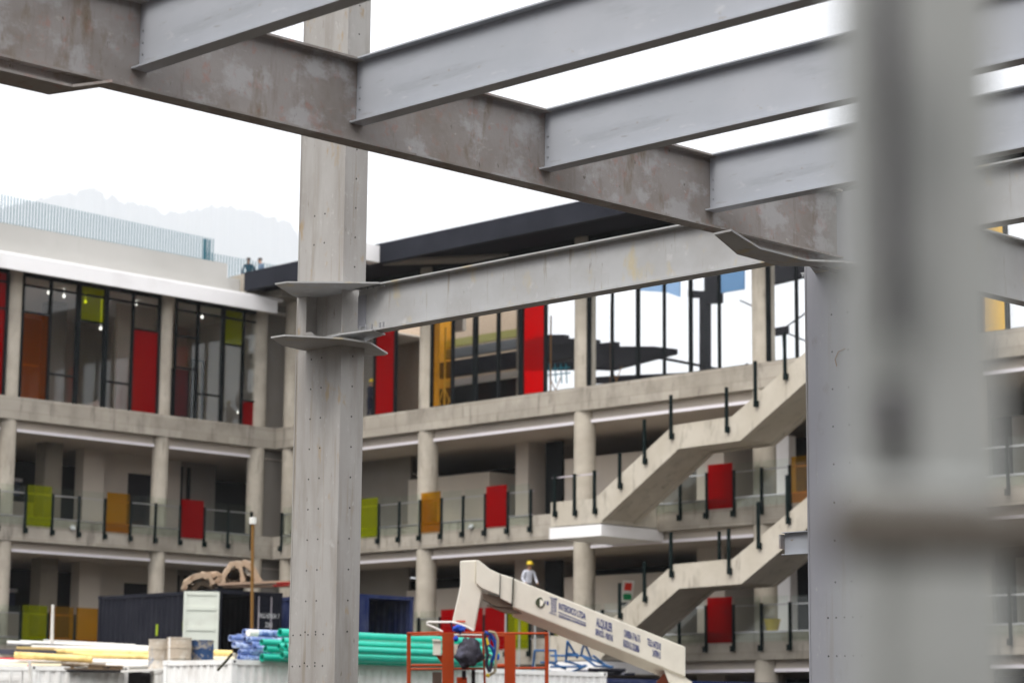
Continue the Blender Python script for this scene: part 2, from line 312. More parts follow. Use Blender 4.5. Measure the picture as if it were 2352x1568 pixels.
# girder from central column
gt = thing('steel_girder', 'pale steel girder running from the central column to the right column', 'girder', (-14, YC, 5.2))
s = MB(); ibeam(s, 'x', -15.03, -10.07, YC, 5.06, 5.465, .07); s.build('girder_profile', ST_GIRD, gt)
bolts(gt, [(-14.95+k*.075, YC-.05, 5.073) for k in (0, 1, 2, 3.4, 4.0)], (0, 0, 1), .009, .05)
bolts(gt, [(-14.95+k*.075, YC-.045, 5.452) for k in range(5)], (0, 0, -1), .009, .02)
s = MB(); s.box(-15.03, -14.93, YC-.012, YC-.0045, 5.12, 5.40); s.build('splice_plate', ST_COLR, gt)
g2 = thing('steel_girder', 'steel girder leaving the right column behind the blurred post towards the right edge', 'girder', (-9, YC, 5.2))
s = MB(); ibeam(s, 'x', -9.47, -3.0, YC, 5.06, 5.465, .07); s.build('girder_profile', ST_GIRD, g2)
# columns
def column(label, x0, x1, y0, y1, ztop, m, holes, side_holes, plates):
    t = thing('steel_column', label, 'column', ((x0+x1)/2, (y0+y1)/2, 0))
    s = MB()
    if ztop > 6:                     # between the diaphragm plates the front face is cut back to a recess
        s.box(x0, x1, y0, y1, -.2, 4.97); s.box(x0, x1, y0, y1, 5.462, ztop)
        s.box(x0, x1, y0+.12, y1, 4.972, 5.46); s.box(x0, x0+.115, y0, y0+.119, 4.972, 5.46); s.box(x1-.012, x1, y0, y0+.119, 4.972, 5.46)
    else: s.box(x0, x1, y0, y1, -.2, ztop)
    s.cur = 1
    for (x, z) in holes: s.tube((x, y0+.004, z), (x, y0-.0015, z), .0075, n=8)
    for (y, z) in side_holes: s.tube((x1-.004, y, z), (x1+.0015, y, z), .0075, n=8)
    s.cur = 0
    s.build('column_shaft', [m, DARKHOLE], t)
    l = MB(); l.box(x0-.012, x0+.001, y0-.004, y1+.004, -.2, ztop); l.build('edge_strip', m, t)
    return t
ch = [(x, z) for z in [2.0+.262*k for k in range(1, 12)] + [5.9, 6.16, 6.9, 7.2] for x in (-15.50, -15.36)] + [(-15.66+.10*k, z) for z in (2.50, 2.235) for k in range(5)]
ch = [(x, z) for (x, z) in ch if not 4.9 < z < 5.55]
cs = [(12.94, 2.0+.262*k) for k in range(2, 24) if not 4.9 < 2.0+.262*k < 5.5]
ct = column('tall central steel column with two protruding diaphragm plates', -15.70, -15.10, 12.81, 13.07, 9.5, ST_COL, ch, cs, None)
def z1p(pts): return [(x*.1693+514.5, y*.1693+563.5) for x, y in pts]
b = MB(); b.prism(zpoly(z1p([(635, 1258), (825, 1230), (1600, 1270), (1990, 1332), (2222, 1475), (2180, 1495), (1905, 1500), (1500, 1500), (1000, 1412), (800, 1362)]), 4.965), (0, 0, .014)); b.build('diaphragm_plate', ST_GIRD, ct)
b = MB(); b.prism(zpoly(z1p([(690, 532), (860, 508), (1600, 512), (2080, 518), (2160, 530), (1800, 600), (1500, 700), (1010, 712), (940, 690)]), 5.452), (0, 0, .014)); b.build('diaphragm_plate', ST_GIRD, ct)
b = MB(); b.prism(zpoly(z1p([(1450, 1245), (1600, 1208), (2015, 1155), (2190, 1215), (2050, 1252), (1900, 1310), (1600, 1262)]), 5.044), (0, 0, .012)); b.build('flange_splice', ST_GIRD, ct)
# coped cover plates between the diaphragms
b = MB()
b.prism([(-15.585, 12.798, 5.01), (-15.11, 12.798, 5.01), (-15.11, 12.798, 5.075), (-15.36, 12.798, 5.062), (-15.45, 12.798, 5.09), (-15.50, 12.798, 5.125), (-15.585, 12.798, 5.13)], (0, .011, 0))
b.build('cover_plate', ST_COL, ct)
rh = [(x, z) for z in (4.589, 4.326, 4.064, 3.802, 3.54, 3.275, 3.013, 2.728) for x in (-9.829, -9.691)] + [(-9.896+.07*k, z) for z in (2.487, 2.227) for k in range(5)]
rc = column('grey steel column with bolt holes half hidden by the blurred post', -10.05, -9.48, 12.81, 13.07, 5.45, ST_COLR, rh, [], None)
b = MB(); b.prism(zpoly([(1855, 604), (1870, 601), (2000, 607), (2080, 612), (2060, 650), (1880, 640)], 4.90), (0, 0, .014)); b.build('diaphragm_plate', ST_GIRD, rc)
b = MB(); b.prism([(-10.20, YC-.004, 4.955), (-10.052, YC-.004, 4.955), (-10.052, YC-.004, 4.80), (-10.12, YC-.004, 4.86)], (0, .01, 0)); b.build('gusset_plate', ST_GIRD, rc)
bolts(rc, [(-10.17+.035*k, YC-.005, 4.93-.012*(k % 2)) for k in range(4)], (0, -1, 0), .009, .012)
b = MB(); b.path([(-9.80, 12.803, 4.27), (-9.77, 12.803, 4.32), (-9.71, 12.803, 4.335)], .004, 6); b.path([(-9.80, 12.803, 4.27), (-9.785, 12.803, 4.22)], .004, 6); b.build('wire_hook', RUST, rc)
lb = thing('beam_stub', 'short light steel beam stub with bolted end plate, low on the right column', 'beam', (-10.2, YC, 3.0))
s = MB(); ibeam(s, 'x', -10.37, -10.063, YC, 2.945, 3.105, .04, .006, .006); s.build('stub_profile', ST_JOIST, lb)
s = MB(); s.box(-10.385, -10.37, YC-.05, YC+.03, 2.99, 3.09); s.build('end_plate', ST_MAIN, lb)
bolts(lb, [(-10.386, YC-.03, z) for z in (3.01, 3.04, 3.07)], (-1, 0, 0), .006, .01)

# near out-of-focus post with a coupler, under a metre from the lens
def near_post():
    D = .95; c = at(2120, 784, D)
    t = thing('scaffold_post', 'out-of-focus pale steel post filling the right side of the picture', 'post', (c[0], c[1], 0))
    r = 352/FPX*D/2
    rt = RT; fw = FW
    s = MB()
    zc0, zc1 = -.1, 3.2
    # channel profile: left flange, recessed dark groove, broad right face
    def quadcol(u0, u1, d0, d1, mi, za=zc0, zb=zc1):
        s.cur = mi
        A = [(c-EYE*0)[:2]+rt[:2]*u+fw[:2]*d for u, d in ((u0, d0), (u1, d0), (u1, d1), (u0, d1))]
        lean = lambda z: rt[:2]*(.0088*(z-1.7))*0
        s.hexa([(p[0], p[1], za) for p in A], [(p[0], p[1], zb) for p in A])
    k = D/FPX
    quadcol(-168*k, -112*k, -.004, .03, 0)
    quadcol(-112*k, -35*k, .003, .03, 0)
    quadcol(-35*k, 175*k, -.004, .03, 0)
    so_ = s.build('post_body', GALV, t)
    for (px, py, ww, hh) in ((2048, 60, 60, 330), (2045, 330, 62, 560), (2050, 640, 50, 260), (2046, 950, 90, 120)):
        q = at(px, py, D-.012); w2 = ww*k/2; h2 = hh*k/2
        b = MB(); b.tube(q-np.array([0, 0, h2]), q+np.array([0, 0, h2]), w2*.8, n=10); b.build('dark_bar', GALVD, t)  # dark cylinders drawing the post's darker stripe and spot
    # coupler and cross tube
    b = MB(); y0 = 1222
    L = at(1905, y0, D-.10); Rr = at(2680, y0+10, D-.10)
    b.tube(L, Rr, 60*k, n=20); b.build('cross_tube', mat('coupler_brown', (.14, .125, .108), .7), t)
    b = MB(); b.tube(at(1930, 1130, D-.02), at(2260, 1140, D-.02), 30*k, n=14); b.build('coupler', GALV, t)
near_post()
# ------------------------------------------------------------------ left wing
XL, YR = -76.29, 61.17
SL = ((13.33, 14.20), (8.70, 9.63), (4.15, 5.08))        # slab edges: bottom, top
bl = thing('left_wing', 'concrete left wing with white fascia, slatted roof fence and coloured window panes', 'building', (XL, 50, 0))
for z0, z1 in SL:
    s = MB(); s.box(XL-14, XL, 36, 61.12, z0, z1); s.box(XL-14, XL+.02, 61.14, 72, z0, z1-.004); s.build('floor_slab', CONC, bl)
s = MB(); s.box(XL-14, XL+.9, 36, 60.7, 19.43, 19.55); s.build('roof_slab', FASC, bl)
s = MB(); s.box(XL+.95, XL+1.09, 36, 60.25, 18.86, 19.44); s.box(XL-.3, XL+.95, 36, 60.25, 19.20, 19.25); s.build('fascia', FASC, bl)
s = MB(); s.box(XL-.35, XL+.02, 36, 58.55, 19.56, 20.25); s.box(XL-.35, XL, 36, 58.4, 20.25, 20.86); s.box(XL-.30, XL-.02, 58.55, 59.1, 19.56, 20.3); s.build('parapet', PARA, bl)
def ring_col(mb, x, y, r, z0, z1):
    zs = np.linspace(z0, z1, max(2, int((z1-z0)/1.5))+1)
    for a, b in zip(zs[:-1], zs[1:]): mb.tube((x, y, a+.012), (x, y, b), r, n=24); mb.tube((x, y, a), (x, y, a+.012), r-.015, n=24, cap=False)
for y in (41.1, 48.37, 55.56, 60.45):
    for (z0, z1) in ((14.20, 19.2), (9.63, 13.33), (5.08, 8.70), (0, 4.15)):
        s = MB(); ring_col(s, XL-.36, y, .33 if y < 60 else .36, z0, z1); s.build('round_column', CONCC, bl)
# ceilings, trims
for (zb) in (12.90, 8.30, 3.75):
    s = MB(); s.box(XL-12, XL-.42, 36, 72, zb+.02, zb+.06); s.build('ceiling', CEIL, bl)
    for a, b in ((36, 48.0), (48.75, 55.2), (55.95, 60.1)):
        s = MB(); s.box(XL-.42, XL-.30, a, b, zb, zb+.11); s.build('ceiling_trim', STRIP, bl)
        s = MB(); s.box(XL-.42, XL-.38, a, b, zb+.112, zb+.46)
        k = a
        while k < b-.1: s.box(XL-.379, XL-.372, k, k+.02, zb+.112, zb+.46); k += 1.22
        s.build('trim_panel', WALLW, bl)
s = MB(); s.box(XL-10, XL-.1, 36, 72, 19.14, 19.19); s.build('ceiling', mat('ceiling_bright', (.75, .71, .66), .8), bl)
# rear walls and rooms
for z0, z1 in ((14.2, 19.14), (9.63, 12.92), (5.08, 8.32), (0, 3.77)):
    top = z0 > 14
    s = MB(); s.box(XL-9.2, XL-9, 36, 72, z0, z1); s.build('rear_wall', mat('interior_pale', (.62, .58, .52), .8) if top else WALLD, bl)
    if not top:
        s = MB(); s.box(XL-4.6, XL-4.4, 36, 49.6, z1-.9, z1); s.build('bulkhead', WALLW, bl)
        s = MB(); s.box(XL-5.5, XL-5.3, 44, 53.6, z0, z0+1.15); s.build('low_wall', WALLW, bl)
        for q in (50.35, 51.3, 52.2): pass
        s = MB(); s.box(XL-3.0, XL-2.3, 51.4, 52.2, z0, z1); s.build('square_column', mat('raw_column', (.17, .15, .12), .85, 0, [((.12, .105, .085), 1.2, .5, .7)]), bl)
        s = MB(); s.box(XL-3.6, XL-3.0, 53.7, 54.7, z0, z1); s.build('square_column', WALLW, bl)
        s = MB(); s.box(XL-3.7, XL-3.6, 54.7, 56.3, z0, z1); s.box(XL-3.7, XL-3.6, 57.8, 59.0, z0, z1); s.box(XL-3.7, XL-3.6, 56.3, 57.8, z0+2.55, z1); s.build('partition_wall', WALLW, bl)
        s = MB(); s.box(XL-3.75, XL-3.66, 56.32, 57.78, z0, z0+2.54); s.build('door_leaf', BLK, bl)
        s = MB(); s.box(XL-3.7, XL-3.62, 59.0, 59.14, z0, z1-.25); s.box(XL-3.7, XL-3.62, 59.42, 59.55, z0, z1-.25); s.build('door_frame', FRAME, bl)
        s = MB(); s.box(XL-3.9, XL-3.8, 59.14, 61.0, z0, z1); s.build('partition_wall', WALLG, bl)
        s = MB(); s.box(XL-6.5, XL-6.4, 50.2, 53.0, z0+2.1, z0+2.22); s.build('ceiling_trim', STRIP, bl)
        for (a, b, mm) in ((49.9, 50.45, BLUC), (50.7, 51.1, mat('interior_blue', (.02, .09, .25), .6)), (51.5, 52.6, BLUC)):
            s = MB(); s.box(XL-7.3, XL-7.2, a+.8, b+.8, z0+1.6, z0+2.3); s.build('hanging_panel', mm, bl)
        s = MB(); s.box(XL-4.5, XL-4.3, 50.6, 50.85, z0, z1-.9); s.build('pilaster', WALLW, bl)
    else:
        s = MB(); s.box(XL-6.0, XL-.45, 60.9, 61.0, z0, z1); s.box(XL-5.0, XL-4.85, 47, 49.8, z0+2.6, z1); s.box(XL-3.3, XL-3.1, 55.2, 57.0, z0, z1); s.box(XL-6.2, XL-6.0, 57.0, 61, z0, z1); s.build('partition_wall', WALLW, bl)
        s = MB(); s.box(XL-.9, XL-.82, 56.2, 57.25, z0, z0+2.1); s.build('door_leaf', BLK, bl)
        s = MB(); s.box(XL-2.3, XL-2.2, 58.4, 58.5, z0, z0+2.9); s.box(XL-2.3, XL-2.2, 58.95, 59.05, z0, z0+2.9); s.box(XL-2.3, XL-2.2, 58.5, 58.95, z0+2.8, z0+2.9); s.build('door_frame', FRAME, bl)
        s = MB(); s.box(XL-5.4, XL-4.8, 53.0, 53.8, z0, z1); s.build('square_column', WALLG, bl)
        for (yy0, zz) in ((50.2, 16.4), (51.0, 16.2), (52.4, 16.5), (53.6, 16.3)):
            s = MB(); s.box(XL-5.9, XL-5.8, yy0, yy0+.75, zz, zz+.07); s.build('ceiling_lamp_housing', STRIP, bl)
        s = MB(); s.prism([(XL-2.5, 52.6, 14.25), (XL-2.5, 54.2, 15.0), (XL-2.5, 54.2, 14.25)], (-.1, 0, 0)); s.build('stair_parapet', WALLW, bl)
# glazing
XG = XL-.21
def window_l(y0, y1, bars, panes, label=None):
    f = MB(); f.box(XG-.05, XG+.05, y0, y1, 18.95, 19.13); f.box(XG-.04, XG+.04, y0, y1, 18.58, 18.66)
    for (y, wd) in bars: f.box(XG-.06, XG+.07, y-wd/2, y+wd/2, 14.2, 18.95)
    for (a, b, z) in panes['rails']: f.box(XG-.03, XG+.05, a, b, z-.035, z+.035)
    fo = f.build('window', FRAME, bl, label=label)
    for (a, b, z0, z1, mm, lb_) in panes['glass']:
        g_ = MB(); g_.box(XG-.006, XG+.006, a, b, z0, z1); g_.build('pane', mm, fo, label=lb_)
window_l(48.7, 55.22, [(48.72, .06), (49.96, .1), (51.26, .19), (52.57, .19), (53.88, .1), (55.17, .1)],
         {'rails': [(48.7, 49.96, 17.57), (49.96, 51.26, 15.29), (51.26, 52.57, 17.57), (52.57, 53.88, 15.28), (53.88, 55.17, 17.57)],
          'glass': [(48.75, 49.92, 14.2, 17.54, GORA, 'orange glass pane'), (48.75, 49.92, 17.6, 18.95, GL, None), (50.0, 51.17, 14.2, 18.95, GL, None), (51.35, 52.48, 14.2, 17.54, GL, None), (51.35, 52.48, 17.6, 18.95, GLIM, 'lime green glass pane'),
                    (52.66, 53.83, 14.2, 18.95, GL, None), (53.93, 55.12, 14.2, 17.54, GRED, 'tall red glass pane'), (53.93, 55.12, 17.6, 18.95, GL, None)]})
window_l(55.98, 60.75, [(56.02, .06), (57.12, .1), (58.42, .17), (59.49, .1), (60.68, .12)],
         {'rails': [(56, 57.1, 17.55), (56, 57.1, 16.25), (57.1, 58.4, 15.28), (58.42, 59.49, 17.50), (59.49, 60.68, 15.25)],
          'glass': [(56.05, 57.07, 14.2, 18.95, GL, None), (57.17, 58.33, 14.2, 18.95, GL, None), (58.5, 59.44, 14.2, 17.46, GL, None), (58.5, 59.44, 17.53, 18.95, GLIM, 'lime green glass pane'),
                    (59.54, 60.62, 14.2, 15.22, GRED, 'short red glass pane'), (59.54, 60.62, 15.28, 18.95, GL, None)]})
window_l(41.5, 48.03, [(42.8, .1), (44.1, .1), (45.4, .1), (46.7, .1), (47.98, .12)],
         {'rails': [(46.7, 48, 17.57)], 'glass': [(46.75, 47.92, 14.2, 18.95, GRED, 'red glass pane'), (41.5, 46.65, 14.2, 18.95, GL, None)]})
s = MB(); s.box(XL-.62, XL-.5, 60.85, 62.0, 0, 19.8); s.build('corner_wall', WALLG, bl)
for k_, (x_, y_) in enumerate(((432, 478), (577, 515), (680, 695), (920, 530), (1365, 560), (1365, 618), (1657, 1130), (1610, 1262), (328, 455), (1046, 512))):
    q = onx(*cr('d', x_, y_), XL-2.0-.25*(k_ % 3)); s = MB(); s.tube(q, q+np.array([0, 0, .11]), .05, n=8); s.tube(q+np.array([0, 0, .11]), (q[0], q[1], 19.14 if q[2] > 17 else q[2]+.4), .008, n=5); s.build('glow_spot', GLOW, bl)  # small glowing spots on thin stems behind the left-wing glass
# railings of the left wing
def railing(parent, along, fixed, inner, p0, n, step, zf, colours, skipglass=()):
    """posts along an axis; fixed = outer plane coordinate, inner = sign pointing into the building"""
    P = lambda a, d, z: (a, fixed-d*inner*-1, z) if along == 'x' else (fixed+d*inner, a, z)
    for i in range(n):
        a = p0+i*step; b = MB()
        lo, hi = P(a-.045, -.03, zf-.55), P(a+.045, .05, zf+.98)
        b.box(lo[0], hi[0], lo[1], hi[1], lo[2], hi[2])
        lo, hi = P(a-.07, -.12, zf-.62), P(a+.07, .0, zf-.42); b.box(lo[0], hi[0], lo[1], hi[1], lo[2], hi[2])
        b.build('railing_post', POST, parent)
        if i < n-1 and i not in skipglass:
            c = colours.get(i); gl = c[0] if c else GLR
            lo, hi = P(a+.06, .0, zf-.30), P(a+step-.06, .014, zf+1.24 if c else zf+1.2)
            q = MB(); q.box(lo[0], hi[0], lo[1], hi[1], lo[2], hi[2]); q.build('glass_panel', gl, parent, label=c[1] if c else None)
    lo, hi = P(p0-.1, .09, zf+.90), P(p0+(n-1)*step+.1, .13, zf+.945)
    b = MB(); b.box(lo[0], hi[0], lo[1], hi[1], lo[2], hi[2]); b.build('handrail', RAIL, parent)
    lo, hi = P(p0-.1, .02, zf+.002), P(p0+(n-1)*step+.1, .08, zf+.05)
    b = MB(); b.box(lo[0], hi[0], lo[1], hi[1], lo[2], hi[2]); b.build('floor_channel', RAIL, parent)
YB = 49.06-1.215*4
railing(bl, 'y', XL+.06, -1, YB, 14, 1.215, 9.62, {4: (GLIM, 'lime green glass panel'), 7: (GAMB, 'amber glass panel'), 10: (GRED, 'red glass panel')})
railing(bl, 'y', XL+.06, -1, YB, 14, 1.215, 5.05, {4: (GLIM, 'lime green glass panel'), 5: (GAMB, 'amber glass panel'), 6: (GAMB, 'amber glass panel')})
for (y, z) in ((49.06+2.15, 9.35),):
    b = MB(); b.tube((XL+.06, y, z), (XL+.10, y, z), .1, n=10); b.tube((XL+.08, y, z), (XL+.16, y+.05, z-.08), .05, n=8); b.build('flood_light', GALV, bl)
for y_ in (59.0,):
    for dy in (0, .45): 
        b = MB(); b.box(XL-2.6, XL-2.55, y_+dy-.12, y_+dy+.12, 9.63, 10.65); b.build('red_board', GRED, bl)
# slatted roof fences
def fence(label, y0, y1, zb, zt0, zt1, x, pitch):
    t = thing('roof_fence', label, 'fence', (x, y0, zb)); b = MB(); n = int((y1-y0)/pitch)
    for i in range(n+1):
        y = y0+i*pitch; zt = zt0+(zt1-zt0)*i/n; b.box(x-.015, x+.015, y-.014, y+.014, zb, zt)
    b.build('fence_bars', TEAL, t)
    b = MB(); b.box(x-.025, x+.025, y0-.02, y1+.02, zb, zb+.05); b.build('bottom_rail', TEAL, t); return t
ft = fence('taller slatted fence on the left wing roof parapet, with a gate at its right end', 44, 57.85, 20.865, 22.07, 21.85, XL-.2, .142)
b = MB()
for y in (57.3, 57.4, 57.5, 57.6): b.box(XL-.23, XL-.17, y-.012, y+.012, 20.87, 21.78)
b.build('gate', TEAL, ft)
fence('lower slatted fence behind the two people on the roof', 57.95, 66.5, 19.9, 21.42, 21.42, XL-.9, .155)

# ------------------------------------------------------------------ right wing
br = thing('right_wing', 'long concrete right wing with dark roof edge, round columns and glazed top floor', 'building', (-60, YR, 0))
X1 = -26
for z0, z1 in SL:
    s = MB(); s.box(XL+.04, X1, YR, YR+11, z0, z1); s.build('floor_slab', CONC, br)
s = MB(); s.box(-75.9, X1, 59.0, 59.25, 19.74, 20.53); s.build('roof_fascia', NAVY, br)
s = MB(); s.box(-75.9, X1, 59.25, 66.5, 19.86, 20.45); s.build('roof_soffit', DSTEEL, br)
s = MB(); s.box(-77.0, -75.93, 59.1, 61.5, 19.60, 20.50); s.build('roof_corner_block', CONC, br)
s = MB(); s.box(-67.9, -67.3, 58.2, 58.95, 19.75, 20.42); s.build('roof_duct', FASC, br)
s = MB(); s.prism([(-67.5, 59.3, 19.70), (-66.0, 59.3, 19.70), (-62.5, 61.3, 19.70), (-64.5, 61.3, 19.70)], (0, 0, .1)); s.build('soffit_beam', WALLG, br)
CX = [-75.72, -67.2, -58.68, -50.2, -41.7, -33.2]
for i, x in enumerate(CX):
    for k, (z0, z1) in enumerate(((14.20, 19.86), (9.63, 13.33), (5.08, 8.70), (0, 4.15))):
        s = MB(); rr = (.40 if i else .36)
        ring_col(s, x+(.35 if k == 0 and i in (1, 2) else 0)*0, YR+.42, rr, z0, z1); s.build('round_column', CONCC, br)
for zb in (12.90, 8.30, 3.75):
    s = MB(); s.box(XL+.5, X1, YR+.42, YR+11, zb+.02, zb+.06); s.build('ceiling', CEIL, br)
    for a, b_ in zip(CX, CX[1:]+[X1]):
        s = MB(); s.box(a+.42, b_-.42, YR+.30, YR+.42, zb, zb+.11); s.build('ceiling_trim', STRIP, br)
        s = MB(); s.box(a+.42, b_-.42, YR+.38, YR+.42, zb+.112, zb+.46)
        k = a+.9
        while k < b_-.4: s.box(k, k+.02, YR+.371, YR+.379, zb+.112, zb+.46); k += 1.22
        s.build('trim_panel', WALLW, br)
# lower floors' rooms
for z0, z1 in ((9.63, 12.92), (5.08, 8.32), (0, 3.77)):
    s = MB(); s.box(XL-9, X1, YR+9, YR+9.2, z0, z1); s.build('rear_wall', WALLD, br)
    def wb(x0, x1, y0, y1, h0, h1, m_, nm):
        s = MB(); s.box(x0, x1, y0, y1, z0+h0, z0+h1); s.build(nm, m_, br)
    wb(-76.2, -71.3, YR+3.2, YR+3.3, 0, z1-z0, WALLG, 'partition_wall')
    wb(-71.2, -66.4, YR+3.0, YR+6.0, 0, 2.28, WALLW, 'room_box')
    wb(-64.9, -64.2, YR+3.0, YR+6.0, 0, z1-z0, WALLW, 'square_column')
    wb(-63.3, -62.4, YR+3.05, YR+3.15, 0, z1-z0-.1, FRAME, 'door_frame')
    wb(-62.2, -57.2, YR+3.0, YR+6.0, 0, 2.45, WALLW, 'room_box')
    wb(-55.5, -54.2, YR+3.0, YR+6.0, 0, z1-z0, WALLW, 'square_column')
    wb(-52.4, -51.6, YR+3.0, YR+3.2, 0, z1-z0, WALLW, 'square_column')
    wb(-52.0, -50.9, YR+2.6, YR+3.0, 0, 2.4, FASC, 'white_board')
    wb(-49.6, -46.5, YR+3.0, YR+6.0, 0, 2.5, WALLW, 'room_box')
    wb(-45.5, -43.0, YR+3.0, YR+3.3, 0, z1-z0, WALLG, 'partition_wall')
    wb(-42.0, -37.5, YR+3.0, YR+6.0, 0, 2.3, WALLG, 'room_box')
    wb(-37.2, -36.8, YR+3.0, YR+3.3, 0, z1-z0, FRAME, 'door_frame')
# railings of the right wing
railing(br, 'x', YR-.06, 1, -75.64, 13, 1.22, 9.62, {4: (GLIM, 'lime green glass panel'), 7: (GAMB, 'amber glass panel'), 10: (GRED, 'red glass panel')}) 
railing(br, 'x', YR-.06, 1, -54.84, 17, 1.22, 9.62, {2: (GRED, 'red glass panel'), 5: (GAMB, 'amber glass panel')})
railing(br, 'x', YR-.06, 1, -75.64, 13, 1.22, 5.05, {8: (GRED, 'red glass panel'), 9: (GRED, 'red glass panel'), 10: (GRED, 'red glass panel'), 11: (GLIM, 'lime green glass panel')})
railing(br, 'x', YR-.06, 1, -59.78, 21, 1.22, 5.05, {0: (GLIM, 'lime green glass panel'), 6: (GRED, 'red glass panel')})
b = MB(); x_ = ony(*cr('h', 895, 510), YR-.05)
b.tube((x_[0], YR-.02, x_[2]), (x_[0], YR-.07, x_[2]), .1, n=10); b.tube((x_[0], YR-.05, x_[2]), (x_[0], YR-.2, x_[2]-.08), .05, n=8); b.build('flood_light', GALV, br)
# top floor
YG = YR+.25
tf = [(-71.4, -70.25, GL, None), (-70.25, -69.01, GRED, 'red glass pane'), (-69.01, -67.6, GL, None)]
def window_r(x0, x1, bars, gl, label=None):
    f = MB(); f.box(x0, x1, YG-.05, YG+.05, 19.6, 19.86); f.box(x0, x1, YG-.04, YG+.04, 14.2, 14.26)
    for (x, wd) in bars: f.box(x-wd/2, x+wd/2, YG-.08, YG+.06, 14.26, 19.6)
    fo = f.build('window', FRAME, br, label=label)
    for (a, b, mm, lb_) in gl:
        q = MB(); q.box(a+.04, b-.04, YG-.006, YG+.006, 14.26, 19.6); q.build('pane', mm, fo, label=lb_)
window_r(-75.3, -67.62, [(-74.0, .1), (-72.7, .1), (-71.45, .1), (-70.25, .1), (-69.01, .1)], [(-75.3, -74, GLW, None), (-74, -72.7, GLW, None), (-72.7, -71.45, GLW, None), (-71.45, -70.25, GLW, None), (-70.25, -69.01, GRED, 'red glass pane'), (-69.01, -67.65, GLW, None)])
window_r(-66.9, -59.1, [(-66.87, .14), (-65.66, .1), (-64.38, .2), (-63.1, .11), (-61.84, .2), (-60.56, .1)], [(-66.8, -65.66, GORB, 'orange glass pane'), (-65.66, -64.38, GLW, None), (-64.38, -63.1, GLW, None), (-63.1, -61.84, GLW, None), (-61.75, -60.56, GRED, 'red glass pane'), (-60.56, -59.1, GLW, None)])
window_r(-58.4, -50.65, [(-58.33, .16), (-57.14, .05), (-55.87, .11), (-54.6, .06), (-53.35, .1), (-52.03, .06)], [(-58.3, -57.14, GLW, None), (-57.14, -55.87, GLW, None), (-55.87, -54.6, GLW, None), (-54.6, -53.35, GLW, None), (-53.35, -52.03, GLW, None), (-52.03, -50.7, GLW, None)])
window_r(-49.95, -42.1, [(-49.86, .18), (-48.6, .07), (-47.3, .1), (-46.0, .07), (-44.7, .1), (-43.4, .07)], [(a, a+1.27, GLW, None) for a in (-49.85, -48.6, -47.3, -46.0, -44.7, -43.4)])
window_r(-41.45, -33.6, [(-41.3, .14), (-40.25, .12), (-38.9, .07), (-37.6, .1), (-36.2, .07), (-34.9, .07)], [(-41.3, -40.25, GORB, 'orange glass pane'), (-40.2, -38.9, GLW, None), (-38.9, -37.6, GLW, None), (-37.6, -36.2, GLW, None)])
# rear of the glazed top floor: brick end room, floor props, ducts
def behind(name, x0, x1, ytop, ybot, dy, m_, th=.2, z0=None, z1=None):
    a = ony(x0, 800, YR+dy)[0]; b_ = ony(x1, 800, YR+dy)[0]; xm = (x0+x1)/2
    zt = z1 if z1 is not None else ony(xm, ytop, YR+dy)[2]; zl = z0 if z0 is not None else ony(xm, ybot, YR+dy)[2]
    q = MB(); q.box(a, b_, YR+dy, YR+dy+th, zl, zt); return q.build(name, m_, br)
s = MB(); s.box(-88, ony(1196, 800, YR+9)[0], YR+9, YR+9.2, 14.2, 20.4); s.build('brick_wall', BRICK, br)
s = MB(); s.box(-76, -72.6, YR+2.5, YR+2.6, 14.2, 19.8); s.build('partition_wall', WALLG, br)
OLV = mat('olive_beam', (.25, .24, .08), .6)
behind('olive_beam', 1020, 1190, 768, 786, 8, OLV)
behind('grey_beam', 1020, 1190, 790, 812, 7.5, mat('beam_grey', (.12, .13, .14), .6))
behind('dark_beam', 1000, 1345, 808, 842, 7, NAVY, .5)
behind('hanging_duct', 1025, 1195, 862, 876, 5, GALV)
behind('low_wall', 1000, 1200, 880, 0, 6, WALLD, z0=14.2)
behind('square_column', 1186, 1196, 0, 0, 5.5, WALLG, z0=14.2, z1=19.8)
behind('square_column', 1040, 1062, 700, 760, 5.5, WALLW)
for i, (x, y) in enumerate(((-68.6, 2.0), (-68.0, 2.0), (-63.0, 3), (-61.2, 3), (-59.4, 2.6))):
    s = MB(); s.tube((x, YR+y, 14.2), (x, YR+y, 17.8), .035, n=6); s.tube((x, YR+y, 14.3), (x+.55, YR+y, 15.3), .02, n=6); s.tube((x+.55, YR+y, 14.3), (x, YR+y, 15.3), .02, n=6); s.build('floor_prop', RUST if i > 1 else GALV, br)

# ------------------------------------------------------------------ unfinished steel frame beyond the glazed floor
sf = thing('unfinished_structure', 'dark unfinished steel structure seen through the glazed top floor against the sky', 'structure', (-58, 76, 0))
YF = 74.0
def fr(name, pts, th=.3, m_=FARS):
    b = MB(); q = [ony(x, y, YF) for x, y in pts]; b.prism([tuple(p) for p in q], (0, th, 0)); b.build(name, m_, sf)
fr('stepped_deck', [(1180, 790), (1255, 768), (1297, 768), (1297, 776), (1369, 779), (1369, 789), (1413, 784), (1413, 795), (1500, 795), (1546, 800), (1546, 812), (1400, 850), (1352, 848), (1180, 850)])
fr('deck_beam', [(1352, 866), (1420, 862), (1560, 856), (1665, 846), (1665, 852), (1560, 868), (1352, 880)])
fr('deck_beam', [(1500, 815), (1740, 862), (1740, 868), (1500, 822)], .2)
PBL = mat('patch_blue', (.09, .19, .34), .5)
fr('frame_post', [(1606, 683), (1623, 683), (1623, 905), (1606, 905)], .3)
fr('frame_plate', [(1617, 600), (1651, 595), (1651, 694), (1617, 697)], .3)
fr('frame_beam', [(1580, 666), (1618, 668), (1618, 684), (1580, 683)], .2)
fr('blue_patch', [(1652, 595), (1708, 588), (1708, 664), (1652, 673)], .1, PBL)  # flat blue shape in the upper part of one bay
